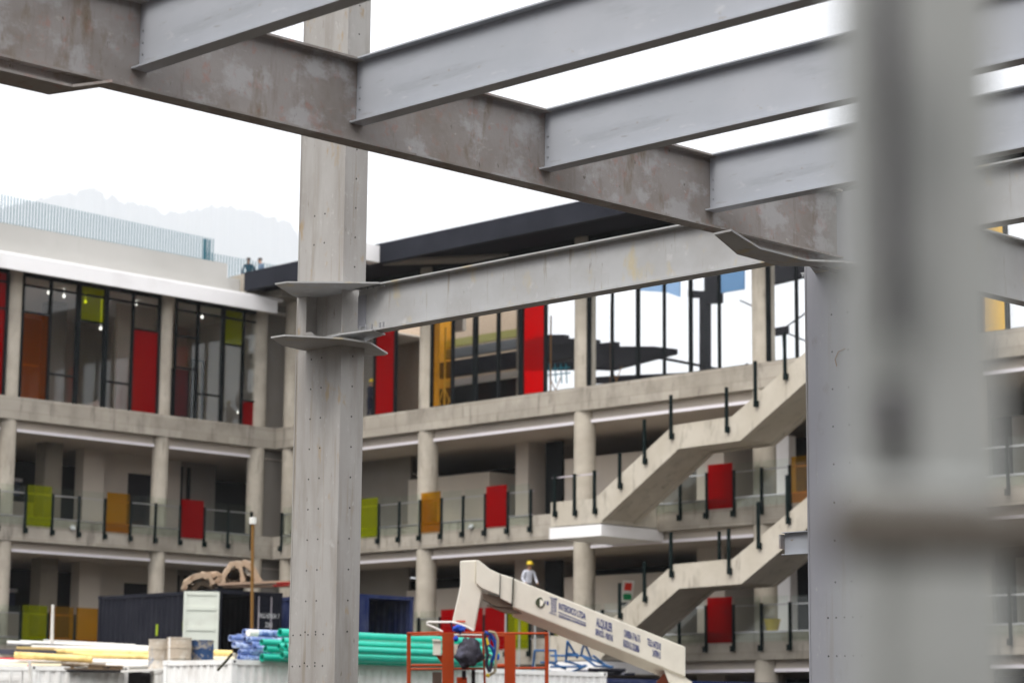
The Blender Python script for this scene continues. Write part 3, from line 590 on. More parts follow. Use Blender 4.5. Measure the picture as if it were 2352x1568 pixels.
fr('blue_patch', [(1468, 620), (1560, 610), (1560, 682), (1530, 671), (1468, 667)], .1, mat('patch_pale_blue', (.2, .32, .5), .5))  # paler blue flat shape across the upper bays further left
fr('frame_beam', [(1765, 600), (1860, 590), (1860, 632), (1765, 654)], .3)
fr('cable_junction', [(1776, 753), (1806, 748), (1806, 766), (1776, 771)], .2)
def bar(a, b, r=.035, name='tie_rod', m_=FARS):
    q = MB(); q.tube(ony(*a, YF), ony(*b, YF), r, n=6); q.build(name, m_, sf)
for a, b in (((1762, 748), (1776, 755)), ((1762, 780), (1776, 768)), ((1806, 750), (1858, 714)), ((1806, 764), (1858, 786)), ((1798, 768), (1802, 850)), ((1700, 690), (1762, 718)), ((1690, 862), (1716, 834)), ((1352, 860), (1400, 828)), ((1255, 800), (1300, 790))):
    bar(a, b)
for x in (1262, 1275, 1288, 1300): bar((x, 835), (x+2, 880), .03, 'guard_rail', TEAL)
for y in (845, 858): bar((1250, y+4), (1310, y-2), .03, 'guard_rail', TEAL)

# ------------------------------------------------------------------ staircases
YS = 58.3
def staircase(label, dz, posts):
    t = thing('concrete_staircase', label, 'staircase', (-54, YS, 0))
    Zp = 9.62+dz
    s = MB(); s.box(-57.19, -54.75, YS, YR-.005, 8.80+dz, 9.66+dz); s.build('landing_slab', CONCS, t)
    s = MB(); s.box(-57.22, -54.72, YS-.03, YR+.3, 8.36+dz, 8.76+dz); s.build('landing_soffit', FASC, t)
    # flights: near parapet stringer outline in the plane of the stair's edge
    top = [(-55.0, 9.70), (-53.72, 10.49), (-51.45, 11.89), (-48.88, 11.96), (-45.40, 14.0), (-42.5, 14.05)]
    bot = [(-42.5, 13.2), (-45.2, 13.15), (-48.54, 11.13), (-51.2, 11.08), (-54.75, 8.86), (-55.0, 8.86)]
    pl = [(x, YS-.004, z+dz) for x, z in top+bot]
    s = MB(); s.prism(pl, (0, .22, 0)); s.build('stringer', CONCS, t)
    top2 = [(x, z-.22) for x, z in top]
    pl = [(x, YS+.216, z+dz) for x, z in top2+[(a, b+.06) for a, b in bot]]
    s = MB(); s.prism(pl, (0, 1.4, 0)); s.build('flight_slab', CONCS, t)
    pl = [(x, YS+1.616, z+dz) for x, z in top+bot]
    s = MB(); s.prism(pl, (0, .2, 0)); s.build('stringer', CONCS, t)
    for (a, b, m_) in posts:
        p = ony(a[0], a[1], YS-.08); q = ony(b[0], b[1], YS-.08)
        s = MB(); s.box(q[0]-.045, q[0]+.045, YS-.10, YS-.01, q[2]+.06, p[2]); s.box(q[0]-.03, q[0]+.11, YS-.13, YS-.005, q[2], q[2]+.2); s.build('railing_post', POST, t)
    return t
sa = staircase('upper concrete staircase climbing right from its white-edged landing', 0,
    [((1270, 1090), (1272, 1186), 0), ((1315, 1088), (1318, 1184), 0), ((1361, 1080), (1364, 1180), 0), ((1419, 1040), (1422, 1122), 0), ((1477, 963), (1479, 1066), 0), ((1538, 907), (1540, 1008), 0), ((1666, 889), (1668, 993), 0), ((1731, 829), (1734, 934), 0), ((1800, 765), (1802, 872), 0)])
s = MB(); s.box(-57.16, -54.9, YS+.03, YS+.06, 10.5, 10.54); s.build('handrail', RAIL, sa)
sbt = staircase('lower concrete staircase climbing right behind the boom lift', -4.66,
    [((1420, 1338), (1422, 1420), 0), ((1477, 1290), (1479, 1382), 0), ((1538, 1221), (1540, 1325), 0), ((1671, 1213), (1673, 1318), 0), ((1738, 1152), (1741, 1260), 0), ((1806, 1090), (1808, 1203), 0)])
b = MB(); q = ony(1652, 1240, YS+1.7); b.box(q[0]-.04, q[0]+.04, YS+1.65, YS+1.75, q[2]-1.2, q[2]+.3); b.build('railing_post', POST, sbt)

# ------------------------------------------------------------------ unseen dark wings added behind the camera to block low sky
def blocker_wing(label, x0, x1, y0, y1, h):
    t = thing('sky_blocker', label, 'building', ((x0+x1)/2, (y0+y1)/2, 0))
    s = MB(); s.box(x0, x1, y0, y1, 0, h); s.build('wall', mat('blocker_brick', (.10, .06, .045), .9, 0, [((.07, .045, .035), 1, .4, .7)]), t)
    s = MB(); s.box(x0-.3, x1+.3, y0-.3, y1+.3, h+.003, h+.5); s.build('roof', NAVY, t)
    for k in range(int(h//4.57)):
        s = MB(); s.box(x0-.03, x1+.03, y0-.03, y1+.03, 1.2+4.57*k, 3.9+4.57*k); s.build('window_band', FRAME, t)
blocker_wing('added unseen dark wing blocking low sky behind the viewer', -60, 34, -34, -24, 19)
blocker_wing('added unseen dark wing blocking low sky on the right behind the viewer', 22, 32, -22, 60, 19)

# ------------------------------------------------------------------ people
def person(label, joints, head, mats, name='person', helmet=None, hair=None, scale=1.0, loc=(0, 0, 0), yaw=0, group=None):
    """joints: dict name -> (x, y, z, r); one skinned continuous body"""
    t = thing(name, label, 'person', loc, yaw)
    order = list(joints); idx = {k: i for i, k in enumerate(order)}
    edges = [('pelvis', 'waist'), ('waist', 'chest'), ('chest', 'neck'), ('neck', 'chin'), ('chin', 'crown'), ('pelvis', 'hipL'), ('hipL', 'kneeL'), ('kneeL', 'ankleL'), ('ankleL', 'toeL'), ('pelvis', 'hipR'), ('hipR', 'kneeR'), ('kneeR', 'ankleR'), ('ankleR', 'toeR'),
             ('chest', 'shL'), ('shL', 'elL'), ('elL', 'wrL'), ('wrL', 'haL'), ('chest', 'shR'), ('shR', 'elR'), ('elR', 'wrR'), ('wrR', 'haR')]
    me = bpy.data.meshes.new('b'); me.from_pydata([joints[k][:3] for k in order], [(idx[a], idx[b]) for a, b in edges], [])
    o = bpy.data.objects.new('b', me); COL.objects.link(o)
    sk_ = o.modifiers.new('s', 'SKIN'); o.modifiers.new('u', 'SUBSURF').levels = 2; o.modifiers['u'].render_levels = 2
    for i, k in enumerate(order):
        v = me.skin_vertices[0].data[i]; v.radius = (joints[k][3], joints[k][3]*(.72 if k in ('pelvis', 'waist', 'chest') else 1)); v.use_root = (k == 'pelvis')
    dg = bpy.context.evaluated_depsgraph_get(); dg.update()
    nm = bpy.data.meshes.new_from_object(o.evaluated_get(dg)); bpy.data.objects.remove(o)
    nm.name = 'body'; nm.materials.clear()
    for m_ in mats: nm.materials.append(m_)        # 0 skin 1 top 2 trousers 3 shoes
    seg = []
    for a, b in edges: seg.append((Vector(joints[a][:3]), Vector(joints[b][:3]), a, b))
    def cls(c):
        best = None
        for a, b, na, nb in seg:
            ab = b-a; tt = max(0, min(1, (c-a).dot(ab)/ab.length_squared)); d = (a+ab*tt-c).length
            if best is None or d < best[0]: best = (d, na, nb, tt)
        nb = best[2]
        if nb in ('crown', 'chin', 'haL', 'haR') or (nb == 'neck' and best[3] > .8): return 0
        if nb in ('toeL', 'toeR'): return 3
        if nb.startswith(('hip', 'knee', 'ankle')): return 2
        if nb == 'waist' and best[3] < .45: return 2
        return 1
    for p in nm.polygons: p.material_index = cls(p.center); p.use_smooth = True
    bo = bpy.data.objects.new('body', nm); COL.objects.link(bo); bo.parent = t
    c = Vector(joints['crown'][:3]); ch_ = Vector(joints['chin'][:3]); hc = (c+ch_)/2
    if helmet:
        b = MB(); b.tube(hc+Vector((0, 0, .055)), hc+Vector((0, 0, .10)), .125, .115, n=16); b.tube(hc+Vector((0, 0, .10)), hc+Vector((0, 0, .155)), .115, .075, n=16); b.tube(hc+Vector((0, 0, .155)), hc+Vector((0, 0, .175)), .075, .03, n=16); b.tube(hc+Vector((0, -.03, .048)), hc+Vector((0, -.03, .062)), .15, n=16)
        b.build('helmet', helmet, t, world=False)
    if hair:
        b = MB(); b.tube(hc+Vector((0, .015, .02)), hc+Vector((0, .01, .09)), .098, .09, n=14); b.tube(hc+Vector((0, .01, .09)), hc+Vector((0, .01, .125)), .09, .04, n=14); b.build('hair', hair, t, world=False)
    b = MB(); b.tube(hc+Vector((0, -.085, .0)), hc+Vector((0, -.118, -.03)), .012, .018, n=6); b.build('nose', mats[0], t, world=False)
    return t
def standing(lean=0, arm=(.28, .9)):
    J = dict(pelvis=(0, 0, .95, .15), waist=(0, -.0-lean*.3, 1.12, .135), chest=(0, -lean*.7, 1.36, .155), neck=(0, -lean*.95, 1.50, .06), chin=(0, -lean*1.05-.02, 1.56, .075), crown=(0, -lean*1.1-.01, 1.68, .085),
             hipL=(.10, 0, .90, .095), kneeL=(.12, -.03, .50, .065), ankleL=(.12, .02, .09, .045), toeL=(.14, -.16, .04, .04), hipR=(-.10, 0, .90, .095), kneeR=(-.12, -.02, .50, .065), ankleR=(-.12, .03, .09, .045), toeR=(-.14, -.15, .04, .04),
             shL=(.19, -lean*.7, 1.42, .06), elL=(.27, -lean*.7-.02, 1.14, .045), wrL=(.24, -lean*.7-.22, .98, .035), haL=(.23, -lean*.7-.31, .97, .035), shR=(-.19, -lean*.7, 1.42, .06), elR=(-.27, -lean*.7-.02, 1.14, .045), wrR=(-.24, -lean*.7-.22, .98, .035), haR=(-.23, -lean*.7-.31, .97, .035))
    return J
def crouch():
    J = standing(.1)
    for k in J:
        x, y, z, r_ = J[k]
        if k.startswith(('knee',)): J[k] = (x*1.6, -.38, .52, r_)
        elif k.startswith('ankle'): J[k] = (x*1.3, .02, .09, r_)
        elif k.startswith('toe'): J[k] = (x*1.3, -.16, .04, r_)
        elif k.startswith('hip'): J[k] = (x, 0, .46, r_)
        else: J[k] = (x, y-.12*(z-.95), z-.50, r_)
    return J
YAWC = math.atan2(-RT[1], -RT[0])     # facing along the picture plane etc.
q = ony(1212, 1289, 59.4); zf_ = q[2]-1.78
person('person in white shirt and yellow helmet standing beyond the boom arm', standing(.16), None, [SKIN, SHW, TRS, BLK], helmet=YEL, loc=(q[0], q[1], zf_), yaw=R(70))
wt = thing('work_platform', 'low scaffold platform carrying the person in the yellow helmet', 'platform', (q[0], q[1], 0))
b = MB(); b.box(q[0]-.8, q[0]+.8, q[1]-.4, q[1]+.4, zf_-.05, zf_); b.build('deck', WOOD, wt)
for dx in (-.75, .75):
    for dy in (-.35, .35): b = MB(); b.tube((q[0]+dx, q[1]+dy, 0), (q[0]+dx, q[1]+dy, zf_-.051), .03, n=6); b.build('leg', GALV, wt)
q = ony(851, 845, 62.5)
person('person in dark clothes and yellow helmet behind the top floor glass beside the central column', standing(.05), None, [SKIN, JKD, mat('trousers_navy', (.01, .012, .03), .8), BLK], helmet=YEL, loc=(q[0], q[1], 14.21), yaw=R(110))
q = ony(573, 596, 61)
b = MB(); b.box(q[0]-2.2, q[0]+3.5, 59.9, 62.5, q[2]-1.30, q[2]-1.20); wd = thing('roof_deck', 'concrete roof deck under the two crouching people', 'deck', (q[0], 61, q[2]-1.2)); b.build('deck_slab', CONC, wd)
b = MB(); b.box(q[0]-2.0, q[0]+3.3, 60.2, 62.3, 19.56, q[2]-1.301); b.build('deck_plinth', CONC, wd)
person('person in dark jacket with striped sleeve crouching on the roof corner', crouch(), None, [SKIN, JKD, TRS, BLK], hair=mat('hair_dark', (.02, .015, .01), .8), loc=(q[0], q[1], q[2]-1.2), yaw=R(40))
q2 = ony(607, 594, 60.8)
person('person in grey-blue shirt bending over beside the one in the dark jacket', crouch(), None, [SKIN, SHB, TRS, BLK], hair=mat('hair_dark', (.02, .015, .01), .8), loc=(q2[0], q2[1], q2[2]-1.2), yaw=R(-60))

# ------------------------------------------------------------------ shipping containers
def loc_dir(px, py, d, a):
    """point and in-plan direction at angle a from the picture's right, turning away"""
    p = at(px, py, d); dr = RT*math.cos(a)+FW*math.sin(a); return p, dr
def container(label, p, dr, L, W, H, m_, door=None, ribs=.26, group=None, open_end=False, inner=None):
    """p: top near-left corner seen; dr: direction of the face seen (length L); the other side goes away along the left-back normal"""
    ang = math.atan2(dr[1], dr[0]); t = thing('shipping_container', label, 'container', (p[0], p[1], p[2]-H), ang, group)
    # local: x along the seen face (0..L), y away from the camera (0..W), z 0..H
    f = MB(); e = .12
    for (x0, x1) in ((0, e), (L-e, L)):
        for (y0, y1) in ((0, e), (W-e, W)): f.box(x0, x1, y0, y1, 0, H)
    for z0, z1 in ((.01, .14), (H-.12, H-.01)):
        f.box(e, L-e, .01, e-.01, z0, z1); f.box(e, L-e, W-e+.01, W-.01, z0, z1); f.box(.01, e-.01, e, W-e, z0, z1); f.box(L-e+.01, L-.01, e, W-e, z0, z1)
    f.build('frame', m_, t, world=False)
    for x0 in (-.012, L-.15):
        for y0 in (-.012, W-.15):
            for z0 in (-.002, H-.11): cc = MB(); cc.box(x0, x0+.162, y0, y0+.162, z0, z0+.112); cc.build('corner_casting', m_, t, world=False)
    hl = MB()
    for x0 in (.07, L-.07): hl.tube((x0, -.013, H-.055), (x0, .0, H-.055), .034, n=10)
    hl.build('casting_holes', DARKHOLE, t, world=False)
    def corr(axis, c0, sgn, a0, a1, nm='side_panel', hollow=False):
        b = MB(); k = a0; prof_ = []
        while k < a1-.01:
            for du, dv in ((0, 0), (ribs*.28, 0), (ribs*.5, 1), (ribs*.78, 1)):
                if k+du < a1: prof_.append((k+du, dv*.036))
            k += ribs
        prof_.append((a1, 0))
        n = len(prof_); P = (lambda u, v, z: (u, c0+sgn*v, z)) if axis == 'x' else (lambda u, v, z: (c0+sgn*v, u, z))
        b.add([P(u, v, .14) for u, v in prof_]+[P(u, v, H-.12) for u, v in prof_]+[P(u, v+.004, .14) for u, v in prof_]+[P(u, v+.004, H-.12) for u, v in prof_],
              [(i, i+1, n+i+1, n+i) for i in range(n-1)]+[(2*n+i+1, 2*n+i, 3*n+i, 3*n+i+1) for i in range(n-1)])
        b.build(nm, m_, t, world=False)
    if door is None and not open_end: corr('x', .03, 1, e, L-e)
    corr('y', .03, 1, e, W-e, 'end_panel'); corr('x', W-.03, -1, e, L-e)
    corr('y', L-.03, -1, e, W-e, 'end_panel')
    r_ = MB(); r_.box(e, L-e, e, W-e, H-.06, H-.02); r_.build('roof', m_, t, world=False)
    r_ = MB(); r_.box(e, L-e, e, W-e, .05, .14); r_.build('floor', WOOD, t, world=False)
    if door:
        for i, (x0, x1) in enumerate(((e, L/2-.01), (L/2+.01, L-e))):
            if door == 'right' and i == 0: continue
            d = MB(); d.box(x0, x1, .03, .07, .14, H-.12)
            for z in (.55, 1.15, 1.75, 2.25):
                if z < H-.2: d.box(x0+.08, x1-.08, .012, .03, z-.05, z+.05)
            dd = d.build('door', m_, t, world=False)
            for xx in (x0+.3, x1-.3):
                q = MB(); q.tube((xx, .0, .16), (xx, .0, H-.14), .02, n=8); q.box(xx-.04, xx+.04, -.02, .03, 1.0, 1.12); q.build('lock_rod', RAIL if m_ is NAVC else m_, dd, world=False)
    return t
Z2 = 3.25
# row of white containers low on the left, ends towards the yard
p, dr = loc_dir(-60, 1527, 59, R(12)); p[2] = Z2
container('white container with closed door in the bottom left corner', p, dr, 2.44, 6.0, 2.59, WHT, door='both')
p, dr = loc_dir(72, 1532, 59, R(14)); p[2] = Z2
wc2 = container('white ribbed container below the wooden pallet', p, dr, 2.44, 6.0, 2.59, WHT)
p, dr = loc_dir(290, 1540, 62.5, R(12)); p[2] = Z2-.05
container('dark container in the gap between two white containers', p, dr, 1.6, 5.0, 2.55, mat('container_grey', (.05, .045, .05), .6), door='both')
p, dr = loc_dir(376, 1543, 59, R(14)); p[2] = Z2
container('white container with latched doors below the drums', p, dr, 2.44, 6.0, 2.59, WHT, door='both')
p5, dr5 = loc_dir(533, 1512, 50.5, R(45.44)); ZP = p5[2]
container('long white ribbed container under the green pipes', p5, dr5, 12.1, 2.44, 2.59, WHT, ribs=.24)
# upper navy containers
HN = 2.6
a_ = R(45.44); pc, drn = loc_dir(503, 1352, 69.0, a_); drs = -RT*math.sin(a_)+FW*math.cos(a_)
na = container('open navy container with one white door leaf', pc, drn, 2.44, 6.05, HN, NAVC, door='right')
text_mesh('FALU 629624  7', .20, INKW, 'container_number', na, np.array(pc)+drn*1.50-np.array([0, 0, .78]), drn, (0, 0, 1), .60, .05)
text_mesh('2261', .20, INKW, 'container_number', na, np.array(pc)+drn*1.76-np.array([0, 0, 1.05]), drn, (0, 0, 1), .75, .05)
for k in range(6):
    text_mesh(['MAX.GR', 'TARE', 'NET', 'CU.CAP', '30.480', '2.200'][k], .11, INKW, 'container_marks', na, np.array(pc)+drn*(1.36+.42*(k // 3))-np.array([0, 0, 1.5+.2*(k % 3)]), drn, (0, 0, 1), .8, .05)
# white door leaf swung open to the left
hp = np.array(pc)+drn*0.02-np.array([0, 0, HN]); dd_ = -RT*.985-FW*.17
b = MB(); W0 = 1.04; th = np.array([dd_[1], -dd_[0], 0])*.05
def dbox(u0, u1, v0, v1, z0, z1, mb): 
    nn = np.array([-dd_[1], dd_[0], 0]); A = [hp+dd_*u+nn*v+np.array([0, 0, z]) for z in (z0, z1) for u, v in ((u0, v0), (u1, v0), (u1, v1), (u0, v1))]
    mb.hexa(A[:4], A[4:])
dbox(0, W0, -.02, .02, .12, HN-.08, b)
for z in (.2, .82, 1.42, 2.02, HN-.14): dbox(.1, W0-.1, -.05, .05, z-.05, z+.05, b)
dbox(0, .09, -.05, .05, .12, HN-.08, b); dbox(W0-.09, W0, -.05, .05, .12, HN-.08, b)
b.build('open_door_leaf', mat('door_white', (.62, .65, .58), .5, 0, [((.55, .56, .5), 2, .5, .7)]), na, world=False) if False else None
for o_v in range(len(b.v)): pass
ang_ = math.atan2(drn[1], drn[0]); ca, sa_ = math.cos(-ang_), math.sin(-ang_)
base = np.array(na.location)
b.v = [((x-base[0])*ca-(y-base[1])*sa_, (x-base[0])*sa_+(y-base[1])*ca, z-base[2]) for x, y, z in b.v]
b.build('open_door_leaf', mat('door_white', (.62, .65, .58), .5, 0, [((.55, .56, .5), 2, .5, .7)]), na, world=False)
# lettering children were made in world axes: turn them with the container
for ch_ in na.children:
    if ch_.name.startswith('container_'): 
        for v in ch_.data.vertices: x, y, z = v.co; v.co = (x*ca-y*sa_, x*sa_+y*ca, z)
g_ = MB()
for (y0, z0, hh) in ((2.95, 1.30, .34), (1.62, 1.42, .30), (1.25, 1.44, .30)):
    g_.box(.012, .03, y0, y0+.09, z0, z0+hh)
g_.build('graffiti', mat('lime_spray', (.32, .42, .02), .6), na, world=False)
p, dr = loc_dir(814, 1361, 70, R(45.44))
nb = container('blue open container with ribbed inside, right of the central column', p, dr, 2.44, 6.05, HN, BLUC, open_end=True)
b = MB(); b.box(-.5, .55, -.06, -.0, .14, HN-.12)
for x in (.0, .42): b.box(x, x+.03, -.09, -.06, .2, HN-.2)
b.build('door', BLUC, nb, world=False)
for k, (px, lab) in enumerate(((440, 'navy container supporting the open navy container'), (800, 'blue container supporting the blue open container'))):
    pass
def under(pp, dd, m_, lab):
    q = np.array(pp); q[2] = q[2]-HN-.02; container(lab, q, dd, 2.44, 6.05, q[2]-.02, m_)
under(pc, drn, NAVC, 'lower navy container hidden behind the pipes, beneath the open one')
under(p, dr, BLUC, 'lower blue container hidden behind the green pipes')
p, dr = loc_dir(1236, 1546, 62, R(40)); p[2] = Z2-.08
container('dark blue container under the blue trestles at the bottom edge', p, dr, 12.0, 2.44, 2.5, BLUC)
p, dr = loc_dir(657, 1362, 75, R(33))

# ------------------------------------------------------------------ stock lying on the containers
def PX(x, y, d): return at(x, y, d)
def z4(x, y): return (x*.1693, y*.1693+1316.9)
def z5(x, y): return (x*.1693+336.9, y*.1693+1316.9)
def z6(x, y): return (x*.1693+888.1, y*.1693+1316.9)
def z7(x, y): return (x*.1693+1225, y*.1693+1316.9)
def lie(kind, label, a, b, d0, d1, r, m_, inner=None, cat='pipe', group=None):
    p0 = at(*a, d0); p1 = at(*b, d1); o = MB(); 
    t = o.tube(p0, p1, r, n=14, inner=inner).build(kind, m_); tag(t, label, cat, group)
    return t
d = 60.5
U = d/FPX*.1693*1.18
lie('plastic_pipe', 'top white pipe of the pile, passing behind the thin upright stick', z4(270, 925), z4(2050, 1000), 62.5, 62.5, 22*U, PWHT, 17*U)
lie('plastic_pipe', 'thin pale pipe lying furthest back on the pile against the navy container', z4(590, 900), z4(1840, 965), 63, 63, 9*U, PWHT)
lie('plastic_pipe', 'short white pipe end sticking out left on top of the pile', z4(95, 935), z4(420, 948), 62.2, 62.3, 26*U, PWHT, 20*U)
lie('plastic_pipe', 'cream pipe just below the top white pipe', z4(430, 990), z4(2050, 1035), 61.8, 61.8, 22*U, PWHT, 17*U)
lie('plastic_pipe', 'dark tan pipe end in the left of the pile', z4(225, 1015), z4(740, 1030), 61.4, 61.4, 26*U, mat('pipe_tan', (.42, .30, .12), .5), 20*U)
lie('plastic_pipe', 'long yellow pipe reaching the drums', z4(735, 1050), z4(2075, 1085), 61.2, 61.2, 30*U, PYEL, 24*U)
lie('plastic_pipe', 'yellow pipe with open right end beside the beige drums', z4(1390, 1108), z4(2040, 1132), 60.6, 60.6, 33*U, PYEL, 27*U)
lie('plastic_pipe', 'short yellow pipe in the middle of the pile', z4(1000, 1088), z4(1420, 1112), 60.8, 60.8, 28*U, PYEL, 22*U)
lie('plastic_pipe', 'thick tan-yellow pipe lying in front on the left', z4(200, 1100), z4(1250, 1162), 60.0, 60.0, 40*U, PYEL, 33*U)
lie('plastic_pipe', 'white pipe right of the pallet, upper one', z4(1215, 1196), z4(2080, 1206), 60.3, 60.3, 36*U, PWHT, 29*U)
lie('plastic_pipe', 'white pipe right of the pallet, lower one', z4(1440, 1250), z4(2085, 1250), 60, 60, 33*U, PWHT, 27*U)
lie('plastic_pipe', 'long white pipe at the left edge below the red beam', z4(-40, 1190), z4(830, 1206), 60.2, 60.2, 28*U, PWHT, 22*U)
lie('plastic_pipe', 'cream pipe at the left edge just above the container roofs', z4(-40, 1240), z4(835, 1248), 59.9, 59.9, 26*U, PCRM, 20*U)
lie('plastic_pipe', 'yellow pipe right of the blue drum', z5(880, 1068), z5(1160, 1078), 61.4, 61.4, 36*U, PYEL, 28*U)
lie('plastic_pipe', 'cream pipe low to the right of the blue drum', z5(880, 1150), z5(1190, 1160), 61, 61, 26*U, PCRM, 20*U)
lie('plastic_pipe', 'white pipe lowest to the right of the blue drum', z5(880, 1220), z5(1190, 1225), 60.8, 60.8, 40*U, PWHT, 33*U)
lie('steel_tube', 'red tube lying at the left edge of the pile', z4(-40, 1150), z4(540, 1162), 60.6, 60.6, 15*U, REDP, cat='tube')
lie('steel_tube', 'short red tube end above the gap between two white containers', z4(370, 1245), z4(590, 1278), 59.6, 59.6, 15*U, REDP, cat='tube')
def slab_thing(kind, label, cat, a, b, hpx, d, depth, m_, lift=0):
    p0 = at(*a, d); p1 = at(*b, d); h = hpx*.1693*d/FPX; o = MB()
    back = FW*depth; A = [p0, p1, p1+back, p0+back]; o.hexa([q-np.array([0, 0, h/2]) for q in A], [q+np.array([0, 0, h/2]) for q in A])
    return tag(o.build(kind, m_), label, cat)
slab_thing('folded_sheeting', 'dark grey folded sheeting in the left of the pipe pile', 'sheeting', z4(-60, 1052), z4(750, 1066), 60, 61.0, 1.6, mat('sheet_dark', (.06, .06, .08), .6))
slab_thing('plank', 'white plank below the beige drums', 'plank', z4(1640, 1322), z5(480, 1278), 30, 58.9, .3, PWHT)
slab_thing('plank', 'dark plank under the wooden pallet', 'plank', z4(900, 1315), z4(1660, 1322), 22, 58.95, .5, BLK)
slab_thing('packing_bed', 'stacked white pipes and planks filling the base of the pile', 'stack', z4(-40, 1170), z5(1190, 1190), 235, 61.6, 1.0, mat('pile_base', (.5, .45, .38), .7, 0, [((.2, .16, .12), 3, .5, .6, (.2, 1, 4)), ((.7, .68, .62), 5, .55, .6, (.2, 1, 5))]))
pt = thing('wooden_pallet', 'old wooden pallet lying on the white containers', 'pallet', at(*z4(1240, 1300), 59.2))
def pbox(mb, a, b, hpx, d, depth):
    p0 = at(*a, d); p1 = at(*b, d); h = hpx*.1693*d/FPX; back = FW*depth; A = [p0, p1, p1+back, p0+back]
    mb.hexa([q-np.array([0, 0, h/2]) for q in A], [q+np.array([0, 0, h/2]) for q in A])
for k in range(3):
    o = MB(); pbox(o, z4(835, 1222), z4(1650, 1252), 16, 59.2+.45*k, .3); o.build('deck_board', WOOD, pt)
for (x0, x1) in ((850, 1000), (1195, 1400), (1480, 1640)):
    o = MB(); pbox(o, z4(x0, 1250+(x0-850)*.035), z4(x1, 1252+(x1-850)*.035), 46, 59.25, .9); o.build('block', mat('pallet_block', (.32, .22, .13), .8), pt)
o = MB(); pbox(o, z4(850, 1284), z4(1650, 1296), 14, 59.2, 1.2); o.build('bottom_board', WOOD, pt)
# stick and pole
o = MB(); a, c_ = at(121.5, 1388, 60), at(119, 1476, 60); o.tube(c_, a, .045, .035, n=8); tag(o.build('wooden_stick', PWHT), 'thin pale stick standing upright in the pipe pile', 'stick')
tp = thing('marker_pole', 'tall rusty pole with a white cap in front of the navy container', 'pole', at(578, 1500, 58))
o = MB(); o.tube(at(578, 1500, 58), at(580.5, 1200, 58), .040, n=10); o.build('pole', RUST, tp)
o = MB(); o.tube(at(580.5, 1202, 58), at(580.5, 1188, 58), .085, n=8); o.build('white_cap', PWHT, tp)
o = MB(); a = at(78, 1640, 55); c_ = at(67.5, 1516, 55); o.tube(a, c_, .04, n=8); tag(o.build('leaning_pipe', PWHT), 'thin pale pipe leaning on the joint between two white containers', 'pipe')
# drums
def drum(label, px, d, ytop, m_, r=.29, ybot=1536):
    p = at(px, ybot, d); top = at(px, ytop, d)[2]; t = thing('drum', label, 'drum', p, 0, None); h = top-p[2]
    o = MB()
    for a, b_, r0, r1 in ((0, .03, r*1.03, r*1.03), (.03, h*.33, r, r*.99), (h*.33, h*.36, r*1.04, r*1.04), (h*.36, h*.66, r*.99, r), (h*.66, h*.69, r*1.04, r*1.04), (h*.69, h-.03, r, r*.98), (h-.03, h, r*1.03, r*1.03)):
        o.tube((0, 0, a), (0, 0, b_), r0, r1, n=24)
    o.build('shell', m_, t, world=False)
    return t
drum('paint-stained whitish drum, leftmost of three', 366, 59.4, 1467, DRW)
dm = drum('bulging beige drum in the middle of three, with a torn base', 410, 59.0, 1463, mat('drum_tan', (.50, .42, .33), .65, 0, [((.6, .54, .46), 3, .5, .6), ((.3, .24, .18), 5, .64, .7)]), .31)
o = MB(); o.box(-.02, .04, -.32, -.29, 0, .8); o.build('strap', PWHT, dm, world=False)
drum('blue drum smeared with cement, rightmost of three', 463, 59.4, 1469, DRB, .295)
# green pipes and the wrapped blue ones
Dp = dr5; Nl = np.array([-Dp[1], Dp[0], 0])
kk = 50.5/FPX*.1693
def stack_pipe(label, x, y, r, L, m_, dep, inner=.86, kind='sewer_pipe', grp='pipes'):
    p0 = at(*z5(x, y), 51.0+dep); o = MB(); p1 = p0+Dp*L; rr = r*kk*(1+dep/50)
    o.tube(p0, p1, rr, n=18, inner=rr*inner); return tag(o.build(kind, m_), label, 'pipe', grp)
gp = [(1805, 797, 56, .8, 'topmost'), (1558, 925, 44, .1, 'second highest, with its rim nearest the blue bundle'), (1850, 905, 40, -.1, 'small, tucked under the topmost'), (1610, 1018, 46, .15, 'middle left'), (1790, 985, 46, -.4, 'middle'), (1885, 990, 48, -.7, 'middle right'), (1562, 1135, 54, 0, 'lowest left with a pale collar'), (1835, 1100, 52, -.5, 'lowest right'), (1700, 1120, 50, .4, 'lowest middle')]
for x, y, r_, dep, lb_ in gp:
    stack_pipe('green pipe end beside the central column, %s' % lb_, x, y, r_, 6.5, PGRN, dep, grp='green pipes stacked on the white container')
# right-hand visible run of green pipes, right of the column
for k, (yy_, r_) in enumerate(((1462, .105), (1477, .10), (1492, .10), (1507, .10), (1517, .085))):
    p0 = at(822, yy_-1.2, 55.5+.0*k)-Dp*1.6; p1 = p0+Dp*5.9; o = MB(); o.tube(p0, p1, r_*.93, n=18, inner=r_*.8)
    tag(o.build('sewer_pipe', PGRN), 'long green pipe right of the central column, %s' % ['top of the stack', 'second from the top', 'third from the top', 'fourth from the top', 'lowest, on the container roof'][k], 'pipe', 'green pipes stacked on the white container')
bp = [(1320, 790, 46, 'topmost with a white band', .5), (1130, 870, 42, 'highest at the far left end', .3), (1225, 850, 38, 'second of the top left ones', .5), (1330, 890, 44, 'under the topmost', .4), (1180, 960, 42, 'left in the middle rows', .2), (1290, 985, 42, 'centre of the middle rows', .3), (1410, 960, 44, 'right of the middle rows, touching green', .4), (1260, 1060, 42, 'left in the lower rows', .2), (1370, 1060, 42, 'right in the lower rows', .3), (1250, 1140, 40, 'lowest left', .1), (1350, 1140, 42, 'lowest right', .2), (1470, 1010, 40, 'beside the green rims', .3)]
